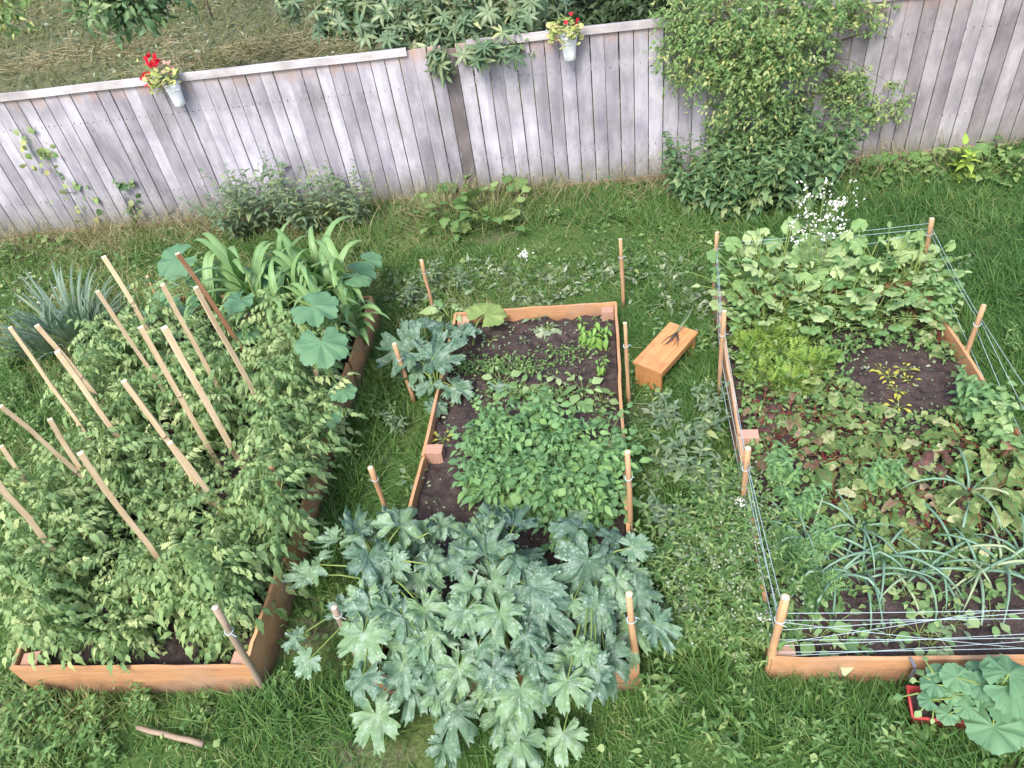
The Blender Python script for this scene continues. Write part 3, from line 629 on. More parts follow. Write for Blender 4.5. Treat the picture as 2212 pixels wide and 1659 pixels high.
mb.tube([p1-p0,(p2-p0),(p3-p0)],[.008,.006,.004],5,rn=.9); mb.tube([p1-p0,(p2-p0)+[.03,0,.01],(p3-p0)+[.06,.03,.03]],[.007,.005,.003],5,rn=.6); mb.build('stem',M['wilt'],e); mb=MB()
for k in range(7):
    q=p0+np.array([rnd(-.09,.12),rnd(-.07,.07),-.002]); mb.tube([p1-p0,(p1+q)/2-p0+rs.randn(3)*[.015,.015,.004],q-p0],[.009,.005,.002],4)
mb.build('root',M['twine'],e)
# ------------------------------------------------------------------ hanging pots
def pot(uv_top,uv_bot,rt,label,lattice,lean):
    p1=atf(*uv_top,.15); p0=atf(*uv_bot,.13); hh=.26; c=np.array([p1[0],p1[1],(p1[2]+p0[2])/2-hh/2])
    e=empty('hanging_pot',c); tag(e,label,'flower pot','white pots hooked on the fence'); mb=MB(); n=28
    prof=[(.0,0),(.062,0),(.066,.004),(.070,.06),(.078,.14),(.086,.20),(.09,.235),(.094,.26)]
    V=[];st_=[]
    for r_,z in prof:
        for j in range(n):
            a=j*2*PI/n; zz=z+(.008*abs(math.sin(a*4)) if z>.25 else 0); V.append((r_*math.cos(a),r_*math.sin(a),zz))
    V+= [(.088*math.cos(j*2*PI/n),.088*math.sin(j*2*PI/n),.25) for j in range(n)]+[(.08*math.cos(j*2*PI/n),.08*math.sin(j*2*PI/n),.2) for j in range(n)]
    L=[];k=len(prof)+2
    for i in range(k-1):
        for j in range(n): L+=[i*n+j,i*n+(j+1)%n,(i+1)*n+(j+1)%n,(i+1)*n+j]
    mb.add(V,L,[4]*(len(L)//4)); bd=mb.build('body',M['pot'],e)
    so=MB(); so.add([(.084*math.cos(j*2*PI/n),.084*math.sin(j*2*PI/n),.215) for j in range(n)],list(range(n)),[n]); so.build('soil',M['soil'],e)
    rm=MB()
    for z,r_ in ((.262,.0955),(.19,.0865)):
        rm.tube([(r_*math.cos(a),r_*math.sin(a),z+(.007*abs(math.sin(a*4)) if z>.25 else 0)) for a in np.linspace(0,2*PI,40)],.004,5,cap=False)
    for q in range(9):
        a=q*2*PI/9
        if lattice: rm.tube([((.094)*math.cos(a+.16*math.cos(b)),(.094)*math.sin(a+.16*math.cos(b)),.228+.018*math.sin(b)) for b in np.linspace(0,2*PI,12)],.003,4,cap=False)
    rm.build('rim',M['pot'],bd)
    hk=MB(); f3=np.array([FN[0],FN[1],0]); b0=-f3*.09
    hk.tube([b0+[0,0,.24],b0-f3*.015+[0,0,.33],b0-f3*.05+[0,0,.345],b0-f3*.085+[0,0,.335],b0-f3*.09+[0,0,.28]],.006,6); hk.build('hook',M['pot'],e)
    return c,e
c1,_=pot((372,186),(390,218),.1,'white pot on the left of the fence under yellow-green leaves and red blooms',False,0)
c2,_=pot((1228,80),(1233,122),.1,'white lattice-rimmed pot on the fence between the two overhanging shrubs',True,0)
def geranium(c,label,heads,seed,leanx):
    e=empty('geranium',c+np.array([0,0,.22])); tag(e,label,'plant','geraniums in the fence pots'); F=MB();S=MB()
    for i in range(110):
        a=rnd(0,2*PI); rr=.19*math.sqrt(rs.rand()); p=np.array([math.cos(a)*rr+leanx*.5,math.sin(a)*rr-.03,.02+.2*rs.rand()+ (.05-rr*.5)])
        F.inst(SQ[rs.randint(3)],[p],[math.cos(a),math.sin(a),.1],rs.randn(3)*.4+[0,-.4,1],[.034*rnd(.7,1.3)])
    for (dx,dy,dz,n,m) in heads: S.tube([(0,0,0),(dx*.4,dy*.4,dz*.6),(dx,dy,dz)],[.004,.003,.003],4)
    F.build('foliage',M['ger'],e); S.build('stem',M['stem'],e)
    for (dx,dy,dz,n,m) in heads:
        Hh=MB()
        for i in range(n):
            d=unit(rs.randn(3)); Hh.inst(RND[0],[np.array([dx,dy,dz])+d*.045],d+rs.randn(3)*.4,rs.randn(3),[.055])
        Hh.build('flower_head',M[m],e)
geranium(c1,'sprawling yellow-leaved geranium with two red flower heads in the left pot',[(-.10,-.0,.33,44,'red'),(-.24,0,.12,34,'red'),(.03,.0,.22,14,'pink'),(-.27,.05,.27,6,'ger')],1,-.12)
geranium(c2,'small reddish-yellow geranium with a single red bloom in the lattice pot',[(.05,.0,.2,7,'red')],2,-.10)
# ------------------------------------------------------------------ grass
def patch_noise(x,y,f,seed):
    r=np.random.RandomState(seed); v=0
    for k in range(6):
        a=r.rand()*6.28; ff=f*(1+k*.6); v=v+np.sin((x*math.cos(a)+y*math.sin(a))*ff+r.rand()*6.28)/(1+k*.3)
    return v/2.2
def scatter(n,x0,x1,y0,y1): return rnd(x0,x1,n),rnd(y0,y1,n)
n=260000; x,y=scatter(n,-7.6,9.2,.5,10.)
cam_w=(np.abs(x)<2.4+y*.8); k=free(x,y)&front_of_fence(x,y)&cam_w; pn=patch_noise(x,y,1.7,3)
rightside=x>1.9*1; dens=np.clip(.55+.6*pn+.25*(x>1.5)+.15*(x>4)-.25*((y>6.2)&(x<3)),.05,1)
k&=rs.rand(n)<dens; x=x[k];y=y[k];pn=pn[k]; m=len(x)
hgt=(.055+.05*rs.rand(m))*(1+.5*np.clip(patch_noise(x,y,2.3,9),-.6,1)); hgt*=1+.5*(x>2)*(y<8)
D=np.stack([rs.randn(m)*.55-.25,rs.randn(m)*.55+.1,np.abs(rs.randn(m))*.35+.5],1); N=rs.randn(m,3)*.5+[0,-.6,.8]
warm=np.clip(.38-.07*x+.22*(y>6.3)*(x<3)+.15*pn+rs.randn(m)*.22,0,.999)
half=rs.rand(m)<.5; gm=MB()
for sel,T in ((half,BLADE),(~half,BLADE2)):
    S=np.stack([.06+.03*rs.rand(sel.sum()),hgt[sel]*1.5],1); gm.inst(T,np.stack([x,y,np.zeros(m)],1)[sel],D[sel],N[sel],S,warm[sel])
tag(gm.build('lawn_grass',M['grass']),'green lawn grass growing between and around the beds','grass',kind='stuff')
# dry grass along the fence foot
gm=MB(); n=15000; sx=rnd(-1,16,n); off=np.abs(rs.randn(n))*.38+.03; base=np.stack([fp(0,0)[0]+FT[0]*sx+FN[0]*off,fp(0,0)[1]+FT[1]*sx+FN[1]*off,np.zeros(n)],1)
u_=patch_noise(sx,off*0,1.5,4); k=(rs.rand(n)<np.clip(.5+.6*u_,.1,1))*((sx<9.5)|(rs.rand(n)<.25)); base=base[k]; n=len(base)
D=rs.randn(n,3)*[.6,.6,.15]+[0,-.35,.8]; S=np.stack([np.full(n,.07)*rnd(.6,1.3,n),rnd(.10,.42,n)],1); gm.inst(BLADE2,base,D,rs.randn(n,3)+[0,-1,.5],S,np.clip(rs.rand(n)*.9+.05,0,.99))
tag(gm.build('dry_grass',M['grassdry']),'tangled half-dry tall grass along the foot of the fence','dry grass',kind='stuff')
# seed heads of tall grass
gm=MB(); n=240; sx=rnd(2.0,12,n); off=rnd(.1,.6,n)
for i in range(n):
    p=fp(sx[i],0,off[i]); d=np.array([rnd(-.25,.25),rnd(-.25,.1),1.])*rnd(.25,.6); q=p+d*.6; r_=p+d+np.array([d[0]*.6,d[1]*.6,0]); gm.tube([p,q,r_],[.002,.0018,.0015],3,cap=False,rn=.8)
    for j in range(7): gm.inst(SM[0],[q+(r_-q)*(.4+.6*j/7)],rs.randn(3)*.6+[0,0,.6],rs.randn(3),[.022],[.95])
tag(gm.build('grass_seed_heads',M['grassdry']),'thin pale grass stalks with seed heads rising against the fence','tall grass',kind='stuff')
# grass and hay behind the fence
gm=MB(); n=76000; x=rnd(-15,9,n); y=rnd(9,25,n); d_=-((x-FA[0])*FN[0]+(y-FA[1])*FN[1]); k=(d_>.1); x=x[k];y=y[k]; pn=patch_noise(x,y,.9,11); k=rs.rand(len(x))<np.clip(.55+.5*pn,.1,1); x=x[k];y=y[k];pn=pn[k]; m=len(x)
gm.inst(BLADE2,np.stack([x,y,np.zeros(m)],1),rs.randn(m,3)*[.7,.7,.2]+[.2,0,.45],rs.randn(m,3)+[0,-.5,.8],np.stack([np.full(m,.2),rnd(.16,.38,m)],1),np.clip(.14+.22*pn+rs.randn(m)*.2,0,.99))
n=16000; x=rnd(-15,9,n); y=rnd(9,25,n); k=(-((x-FA[0])*FN[0]+(y-FA[1])*FN[1])>.1)&(rs.rand(n)<np.clip(.35+.6*patch_noise(x,y,1.1,17),.03,1)); x=x[k];y=y[k]; m=len(x)
gm.inst(OV[1],np.stack([x,y,rnd(.04,.2,m)],1),rs.randn(m,3)*[1,1,.3],rs.randn(m,3)*.5+[0,-.2,1],rnd(.07,.16,m),rnd(.0,.3,m))
tag(gm.build('rough_grass',M['grassdry']),'rough olive grass and litter on the plot beyond the fence','grass',kind='stuff')
gm=MB(); m=9000; px=[at(rnd(-40,620),rnd(40,190),0) for _ in range(0)]
cen=[at(620,100),at(700,110),at(520,120),at(430,140),at(40,150),at(150,120),at(300,110),at(760,95)]
for c in cen:
    n=420; B_=np.stack([c[0]+rs.randn(n)*.8,c[1]+rs.randn(n)*.35,np.abs(rs.randn(n))*.08],1); gm.inst(BLADE,B_,rs.randn(n,3)*[1,.35,.12],rs.randn(n,3)+[0,0,1],np.stack([np.full(n,.13),rnd(.3,.7,n)],1),np.clip(.75+rs.randn(n)*.15,0,.99))
tag(gm.build('hay',M['grassdry']),'heaps of dry mown hay lying just behind the fence','hay',kind='stuff')
gm=MB(); m=7000; x=rnd(-14,6,m);y=rnd(10.5,24,m); k=-((x-FA[0])*FN[0]+(y-FA[1])*FN[1])>.1; x=x[k];y=y[k]; k=rs.rand(len(x))<np.clip(.4+.6*patch_noise(x,y,.8,21),0,1); x=x[k];y=y[k]; m=len(x)
gm.inst(OV[0],np.stack([x,y,rnd(.03,.16,m)],1),rs.randn(m,3)*[1,1,.3],rs.randn(m,3)*.5+[0,0,1],rnd(.07,.16,m)); tag(gm.build('fallen_leaves',M['wilt']),'scattered pale leaves on the ground beyond the fence','leaf litter',kind='stuff')
# long grass tufts
gm=MB(); zones=[(1480,980,70,90,1000),(1490,1180,90,160,2600),(1530,800,35,120,600),(760,950,70,120,1500),(720,1150,60,120,1100),(830,800,40,120,700),(650,1540,160,60,900),(1550,1480,120,80,1100),(1700,1560,180,50,900),(1400,470,260,28,2600),(1000,470,260,22,3200),(560,540,240,20,1600),(1180,430,200,16,1500),(1150,600,220,50,1200),(1450,640,80,40,500),(1900,430,220,30,1500),(850,500,80,30,900),(80,590,120,40,1200),(60,820,90,160,1500),(900,590,70,40,500),(2150,800,80,160,900),(2100,470,120,50,700)]
for u,v,du,dv,n in zones:
    nt_=n//14; P=[]
    for _ in range(nt_):
        c=at(u+rs.randn()*du*.6,v+rs.randn()*dv*.6,0.); P.append(c+np.concatenate([rs.randn(14,2)*.03,np.zeros((14,1))],1))
    P=np.concatenate(P); k=free(P[:,0],P[:,1])&front_of_fence(P[:,0],P[:,1]); P=P[k]; m=len(P)
    gm.inst(BLADE2 if rs.rand()<.6 else BLADE,P,rs.randn(m,3)*[.5,.5,.1]+[-.1,0,.7],rs.randn(m,3)+[0,-1,.6],np.stack([rnd(.06,.11,m),rnd(.10,.27,m)],1),np.clip(rs.rand(m)*.8+(.12 if v<620 else 0.),0,.999))
tag(gm.build('long_grass',M['grass']),'longer tangled grass tufts on the paths and along the fence','long grass',kind='stuff')
# ground-cover weeds
gm=MB(); n=42000; x,y=scatter(n,-6.2,7.,1.2,9.8); k=free(x,y)&front_of_fence(x,y); x=x[k];y=y[k]; pn=patch_noise(x,y,2.1,31)
w=np.clip(.22+.5*pn+.35*((x>-.1)&(x<2.2)&(y<5))+.3*((x<-3.5))-.35*(x>3.6)-.15*((y>6)&(x<3)),.0,1); k=rs.rand(len(x))<w; x=x[k];y=y[k]; m=len(x)
for i,T in enumerate((OV[0],OV[1],RND[0],NAR[1])):
    s_=slice(i,None,4); mm=len(x[s_]); gm.inst(T,np.stack([x[s_],y[s_],rnd(.02,.10,mm)],1),rs.randn(mm,3)*[1,1,.35]+[0,0,.15],rs.randn(mm,3)*.4+[0,-.2,1],rnd(.03,.075,mm))
tag(gm.build('ground_cover',M['weed']),'low broad-leaved weeds spreading through the grass','weeds',kind='stuff')
# cut weeds lying about
gm=MB(); spots=[(1050,590,90,28,160),(1180,600,110,28,200),(1300,585,90,30,170),(1420,580,70,30,120),(1180,645,90,12,60),(900,640,50,40,120),(960,600,50,30,90),(1470,640,60,40,130),(1420,900,40,40,60),(1440,1000,60,60,140),(1470,620,80,60,120),(1540,700,30,60,70),(870,600,40,20,50),(2090,560,60,10,25)]
for u,v,du,dv,n in spots:
    n=int(n*.55)
    P=np.array([at(u+rs.randn()*du*.6,v+rs.randn()*dv*.6,.03+.06*rs.rand()) for _ in range(n)])
    for i,T in enumerate((OV[2],WAVY[0],NAR[0])): gm.inst(T,P[i::3],rs.randn(len(P[i::3]),3)*[1,1,.4],rs.randn(len(P[i::3]),3)*.8+[0,0,1],rnd(.05,.12,len(P[i::3])))
    for _ in range(n//9):
        p=at(u+rs.randn()*du*.5,v+rs.randn()*dv*.5,.04); d=np.array([rs.randn(),rs.randn()*.5,0])*.16; gm.tube([p-d,p+[0,0,.03],p+d],[.004,.0035,.002],4,rn=rs.rand())
tag(gm.build('cut_weeds',M['wilt']),'pulled wilting grey-green weeds strewn over the path behind the middle bed','cut weeds',kind='stuff')
# ------------------------------------------------------------------ left bed: tomatoes
tv=[mesh_of(*leafy(9+q_,.72+.05*q_,.40,TOM,.245,.044,droop=-.0,up=.5,stem_r=.009,top=.75,start=.1),'tomato') for q_ in range(4)]
rows=['front row','second row','third row','fourth row','fifth row','sixth row','rear row']; cols=['leftmost plant','middle plant','plant by the right board']
for j in range(7):
    for i in range(3):
        s_=(.08,.45,.82)[i]+rnd(-.03,.03)-.05*(j<1)*i/2+.07*(j>0)*(j<5)*(i>1); t_=.085+j*.112+rnd(-.01,.01)
        p=bl(qL,s_,t_,zL-.01)
        place('tomato_plant',tv[rs.randint(4)],p,'bushy tomato plant, '+rows[j]+' of the left bed, '+cols[i],'tomato plant','tomato plants filling the left bed',sc=rnd(.9,1.12)*(.92 if j==0 else 1)*(1.1 if i==0 else 1)*(1.08 if i==2 else 1))
# corn
def corn_parts():
    F=straps(15,.62,.10,(.75,1.35),.75,.08,.5,seg=9); S=MB(); S.tube([(0,0,0),(.01,0,.35),(0,.01,.7)],[.014,.012,.006],6); return [('foliage',F.build('foliage',M['corn'],link=False)),('stem',S.build('stem',M['stem'],link=False))]
cv=[corn_parts() for _ in range(3)]
cl=['rear left','rear middle','rear right','centre left','centre','centre right','front left','front middle','front right','outermost right','hanging over the right board','inner right']
for i,(u,v) in enumerate([(560,690),(640,675),(715,665),(590,730),(665,720),(745,715),(490,720),(640,760),(735,770),(775,700),(790,745),(700,700)]):
    place('corn_plant',cv[i%3],at(u,v,zL),'young corn plant with arching strap leaves, '+cl[i]+' of the corn patch','corn plant','corn plants behind the tomatoes',sc=rnd(1.0,1.25))
# broad leaves as parts
def bigplant(name,label,cat,crown,leaves,T,m,group=None,pm='stem',pr=.008,tiltk=.45,flat=None):
    e=empty(name,crown); tag(e,label,cat,group); meshes={}
    for i,l in enumerate(leaves):
        u,v,rp,z=l[:4]; c=at(u,v,z); dist=np.linalg.norm(c-[0,0,CZ]); rad=rp*dist/FL
        out=(c-crown)*[1,1,0]; out=unit(out) if np.linalg.norm(out)>.05 else unit(rs.randn(3)*[1,1,0])
        a=rnd(-.5,.5) if len(l)<5 else l[4]; out=np.array([out[0]*math.cos(a)-out[1]*math.sin(a),out[0]*math.sin(a)+out[1]*math.cos(a),0])
        tk=tiltk*rnd(.1,1.6); d=unit(out-[0,0,tk*.7]); n_=unit(np.array([0,0,1.])+out*tk*.5+np.array([rnd(-.4,.4),rnd(-.45,.2),0])*((2.6 if rs.rand()<.3 else 1.3) if m=='zuc' else .7))
        base=c-d*rad*.25; key=rs.randint(len(T))
        if key not in meshes:
            mb=MB(); mb.inst(T[key],[(0,0,0)],[0,1,0],[0,0,1],[1.],[rs.rand()]); meshes[key]=mb.build('leaf',M[m],link=False)
        Y=d; Z=unit(n_-Y*(n_@Y)); X=np.cross(Y,Z)
        o=obj('leaf',meshes[key],e); import mathutils
        mw=mathutils.Matrix([[X[0],Y[0],Z[0],0],[X[1],Y[1],Z[1],0],[X[2],Y[2],Z[2],0],[0,0,0,1]]); o.rotation_euler=mw.to_euler(); o.location=tuple(base-crown); o.scale=(rad*rnd(.78,1.1),rad*rnd(.95,1.25),rad*rnd(.8,1.6)) if m=='zuc' else (rad,)*3
        pb=MB(); b=base-crown; q=np.array([b[0]*.35,b[1]*.35,b[2]*.75+.03]); pb.tube([(0,0,0),q*.5+[0,0,.02],q,b*[.8,.8,1]*.5+q*.5+[0,0,.02],b-Z*.004],[pr*1.2,pr,pr*.9,pr*.8,pr*.6],5,cap=False); pt=pb.build('petiole',M[pm],o); pt.matrix_parent_inverse=mathutils.Matrix.LocRotScale(o.location,o.rotation_euler,o.scale).inverted()
    return e
bigplant('pumpkin_plant','pumpkin plant with two huge round leaves at the right edge of the tomatoes','pumpkin plant',at(640,760,zL),[(688,665,60,1.12,.3),(697,753,64,1.12,-.3),(510,655,38,1.0),(740,850,34,.75),(715,905,30,.6),(775,600,40,.9)],PUM,'pump','pumpkin plants in the left bed',tiltk=.3)
bigplant('pumpkin_plant','pumpkin plant with flat leaves covering the rear left corner of the tomato bed','pumpkin plant',at(400,690,zL),[(345,655,40,.5),(400,665,44,.55),(310,690,34,.45),(450,640,36,.6),(380,710,36,.5),(505,670,34,.6),(540,720,34,.55)],PUM,'pump','pumpkin plants in the left bed',tiltk=.3)
bigplant('pumpkin_plant','pumpkin plant among the corn with wide blue-green leaves behind the rear stakes','pumpkin plant',at(480,640,zL),[(370,568,50,.75),(575,592,42,.85),(785,590,40,.6),(800,565,36,.5),(340,640,36,.5),(420,600,30,.5)],PUM,'pump','pumpkin plants in the left bed',tiltk=.3)
# ------------------------------------------------------------------ centre bed
def cz(x,y): return 737+.3336*x,1106+.3336*y
zl=[(100,100,150,.62),(400,60,160,.66),(180,330,215,.66),(350,360,150,.6),(680,100,150,.62),(1010,60,130,.6),(1130,60,180,.62),(1500,70,180,.6),(950,230,190,.72),(1180,330,180,.76),(1580,380,215,.66),(1760,290,150,.6),(760,300,150,.7),(600,340,140,.66),(1000,480,190,.72),(1250,520,190,.7),(560,660,180,.66),(790,680,140,.68),(600,810,215,.62),(1020,700,200,.7),(1330,640,210,.66),(1650,640,190,.62),(1960,560,150,.55),(2060,770,190,.5),(130,850,240,.55),(380,900,150,.5),(1720,980,215,.5),(1500,900,160,.5),(880,920,180,.55),(1090,960,150,.5),(720,1110,140,.45),(450,1190,190,.35),(230,1370,165,.25),(1170,1200,220,.45),(720,1350,230,.32),(690,1540,130,.2),(1150,1540,245,.25),(1360,1100,180,.4),(1220,830,130,.66),(1430,1480,150,.2),(0,640,130,.5),(-170,340,150,.5),(-250,420,130,.4),(-310,820,110,.3),(-230,980,110,.3),(1480,600,140,.64),(300,650,140,.6),(820,520,150,.68),(-60,180,120,.5),(800,1000,140,.48),(950,1050,150,.46),(1480,1020,150,.48),(560,1010,150,.48),(640,1190,130,.36),(1280,980,140,.5),(1050,1330,150,.3),(400,1060,140,.45),(1600,1120,130,.35),(930,1190,140,.38),(1900,420,120,.5)]
crowns=[(at(850,1290,zC),'left'),(at(1085,1330,zC),'middle'),(at(1290,1290,zC),'right')]; gp=[[],[],[]]
for x_,y_,r_,z_ in zl:
    u,v=cz(x_,y_); i=int(np.argmin([abs(u-860),abs(u-1085),abs(u-1310)])); gp[i].append((u,v,r_*.3336*1.08*rnd(.8,1.2),z_*1.15))
for _ in range(60):
    u=rnd(780,1380); v=rnd(1110,1490); i=int(np.argmin([abs(u-860),abs(u-1085),abs(u-1310)])); gp[i].append((u,v,rnd(34,64),rnd(.42,.78)))
for (c,lab),ls_ in zip(crowns,gp):
    bigplant('zucchini_plant',{'left':'left one of three silver-spotted zucchini plants spilling over the front of the middle bed','middle':'middle one of three silver-spotted zucchini plants hiding the front board of the middle bed','right':'right one of three silver-spotted zucchini plants beside the front right post'}[lab],'zucchini plant',c,ls_,ZUC,'zuc','large zucchini plants at the front of the middle bed',tiltk=.6)
bigplant('zucchini_plant','smaller white-mottled zucchini plant at the rear left of the middle bed','zucchini plant',at(945,845,zC),[(868,755,80,.5,0),(950,765,70,.55,0),(1005,712,48,.4,0),(990,842,50,.3,0),(925,838,40,.3,0),(942,880,34,.25,0),(915,700,46,.4,0),(895,800,50,.35,0),(960,700,40,.35,0)],ZUC[:3]+PUM[:1],'zuc',tiltk=.4)
bigplant('zucchini_leaf','pale yellow-green wilted zucchini leaf lying upturned on the rear board','leaf',at(1022,745,zC+.02),[(1055,672,52,.36,0)],PUM[1:2],'palepump',pm='stem',pr=.009)
bigplant('zucchini_leaf','dark spotted zucchini leaf lying flat on the soil mid-bed','leaf',at(1060,830,zC+.01),[(1082,836,34,.22,0)],ZUC[:1],'zuc')
# potatoes
pv=[mesh_of(*leafy(11,.46,.28,POT,.19,.045,droop=.0,up=.35,stem_r=.006,top=.8,start=.1),'potato') for _ in range(3)]
for (u,v,sc,lab) in [(1070,970,.95,'rear left, next to bare soil'),(1130,960,1.05,'rear middle'),(1220,965,1.05,'rear right'),(1290,990,.9,'by the right board'),(1075,1040,.9,'front left'),(1130,1060,1.1,'front middle'),(1220,1060,1.1,'front right'),(1300,1090,1.,'nearest the right board above the zucchini'),(1250,1130,.9,'lowest, pushing into the zucchini leaves')]:
    place('potato_plant',pv[rs.randint(3)],at(u,v+12,zC),'leafy potato plant in the middle bed, '+lab,'potato plant','potato plants in the middle bed',sc=sc)
bv=[mesh_of(*leafy(3,.34,.09,OV,.10,.035,droop=-.7,up=.5,stem_r=.004,top=.6),'basil') for _ in range(2)]
for u,v,sc,lab in [(1262,740,1.,'left of the bright tall bunch'),(1285,750,1.1,'middle of the bright tall bunch'),(1308,745,.9,'right of the bright tall bunch by the corner block'),(1300,810,.8,'alone below the bright tall bunch'),]:
    place('pepper_plant',bv[rs.randint(2)],at(u,v,zC),'bright green drooping plant, '+lab,'plant','bright green plants in the rear right corner of the middle bed',sc=sc)
rv=[mesh_of(*rosette(9,.11,.02,RND+OV,.11,(.3,1.1),.7,.003),'round') for _ in range(3)]
for u,v,sc,lab in [(1085,830,1.,'left end'),(1130,855,1.1,'second from the left'),(1175,850,1.,'third from the left'),(1215,865,1.15,'fourth from the left'),(1260,850,1.1,'fifth from the left'),(1300,870,.9,'right end by the wooden block')]:
    place('leafy_weed',rv[rs.randint(3)],at(u,v,zC),'low round-leaved plant in the row across the middle bed, '+lab,'weed','round-leaved plants in a row across the middle bed',sc=sc)
lv=mesh_of(*rosette(14,.07,.03,WAVY,.13,(.3,1.3),.5,.003),'lime'); lv2=mesh_of(*rosette(14,.09,.03,WAVY,.14,(.4,1.3),.5,.004),'round')
place('lettuce',lv2,at(975,690,zC),'crinkled yellow-green chard clump at the rear left corner of the middle bed','chard',sc=1.3)
yv=mesh_of(*rosette(10,.05,.01,OV,.06,(.2,.9),.6,.002),'yellow')
place('yellow_seedling',yv,at(958,950,zC),'yellowing young plant alone on the bare soil of the middle bed','seedling',sc=1.1)
sv=mesh_of(*rosette(8,.07,.01,OV,.075,(.4,1.2),.5,.002),'greyshrub')
for u,v,sc,lab in [(1160,690,1.1,'green seedling on bare soil near the rear board'),(1145,665,1.0,'dusky seedling touching the rear board'),(1185,715,.9,'pale sprig beside the tall bright bunch'),(895,1040,1.2,'blue-green sprig against the left board above the zucchini'),(1130,740,.7,'thin sprig in the middle of the rear soil'),(1060,740,.9,'curled seedling right of the upturned leaf')]:
    place('seedling',sv,at(u,v,zC),lab+' of the middle bed','seedling','seedlings in the middle bed',sc=sc)
kv=mesh_of(*rosette(8,.03,.01,JAG,.2,(.1,.5),.5,.004),'wilt')
place('wilted_kale',kv,at(1185,710,zC+.02),'flopped grey-green jagged kale lying on the rear soil of the middle bed','kale',sc=.9)
# bits of small weeds in the centre bed
gm=MB()
for (u,v,du,dv,n) in [(1100,790,120,25,500),(1230,760,60,20,160),(1150,850,110,18,400),(930,870,50,20,80),(1300,900,20,40,90),(1000,790,60,20,160)]:
    P=np.array([at(u+rs.randn()*du*.5,v+rs.randn()*dv*.5,zC+.02+.05*rs.rand()) for _ in range(n)]); k=inpoly(P[:,0],P[:,1],qC,-.05); P=P[k]; gm.inst(OV[0],P,rs.randn(len(P),3)*[1,1,.4],rs.randn(len(P),3)*.4+[0,0,1],rnd(.02,.055,len(P)))
tag(gm.build('small_weeds',M['weed']),'tiny weeds sprouting across the soil of the middle bed','weeds',kind='stuff')
# ------------------------------------------------------------------ right bed
gm=MB(); n=5200; S_=rnd(.03,.97,n);T_=rnd(.10,.97,n)
P=np.array([bl(qR,a,b,zR+.03) for a,b in zip(S_,T_)]); P[:,2]+=rs.rand(n)*.10
bare=[(at(1950,830,zR),.42),(at(1880,800,zR),.15)]; k=np.ones(n,bool)
for c,r_ in bare: k&=np.hypot(P[:,0]-c[0],P[:,1]-c[1])>r_
k&=(T_>.17)|(rs.rand(n)<.5); P=P[k]
for i,T in enumerate((OV[0],OV[2],RND[1],NAR[0])): gm.inst(T,P[i::4],rs.randn(len(P[i::4]),3)*[1,1,.4]+[0,0,.2],rs.randn(len(P[i::4]),3)*.5+[0,-.1,1],rnd(.03,.08,len(P[i::4])))
tag(gm.build('bed_weeds',M['weed']),'dense small weeds between the crops of the right bed','weeds',kind='stuff')
sqv=[mesh_of(*rosette(34,.40,.09,SQ+OV[:1]+WAVY[:1],.088,(.4,1.45),.5,.005),'round') for _ in range(3)]
for u,v,sc,lab in [(1620,640,1.15,'rear left corner'),(1680,635,1.3,'second from the left at the rear'),(1730,660,1.25,'in front of the white-flowered stalks'),(1790,630,1.1,'just right of the white-flowered stalks'),(1850,620,1.15,'rear centre'),(1910,625,1.1,'rear right of centre'),(1960,640,1.,'by the thick orange post'),(1650,700,1.1,'second row left'),(1720,700,.9,'second row left of centre'),(1800,700,.95,'second row centre'),(1880,690,.95,'second row right of centre'),(1985,600,.8,'rearmost right, under the string')]:
    place('bean_plant',sqv[rs.randint(3)],at(u,v,zR),'pale round-leaved plant in the right bed, '+lab,'bean plant','round-leaved plants at the rear of the right bed',sc=sc)
# flowering radish
F,S=leafy(5,.95,.2,OV,.07,.10,droop=.1,up=.5,stem_r=.006,top=.5); fl=MB()
for i in range(60):
    a=rnd(0,6.28); rr=.24*math.sqrt(rs.rand()); z=rnd(.6,.98); p=np.array([math.cos(a)*rr,math.sin(a)*rr,z])
    for k_ in range(6): fl.inst(RND[0],[p+rs.randn(3)*.014],rs.randn(3),rs.randn(3)+[0,-1,1],[.02])
    S.tube([p,p*[.6,.6,1]-[0,0,.12]],.002,3,cap=False)
rad=mesh_of(F,S,'round')+[('bloom',fl.build('bloom',M['white'],link=False))]
e=place('flowering_radish',rad,at(1745,640,zR),'tall bolted radish with sprays of small white flowers at the rear of the right bed','radish plant',sc=1.2); 
# carrots
F=MB()
for i in range(46): 
    a=rnd(0,6.28); e_=rnd(.5,1.4); F.inst(FEA[i%2],[(rs.randn()*.06,rs.randn()*.06,0)],[math.cos(a)*math.cos(e_),math.sin(a)*math.cos(e_),math.sin(e_)],[0,-.3,1],[rnd(.14,.24)])
ca=[('foliage',F.build('foliage',M['carrot'],link=False))]
for u,v,lab in [(1625,745,'upper left'),(1670,735,'upper middle'),(1720,745,'upper right'),(1635,790,'middle left'),(1690,785,'centre'),(1745,785,'middle right'),(1650,825,'lower left'),(1710,820,'lower right')]:
    place('carrot_tops',ca,at(u,v+10,zR),'feathery lime green carrot tops, '+lab+' of the patch in the right bed','carrot plant','carrots in the right bed',sc=rnd(.9,1.2))
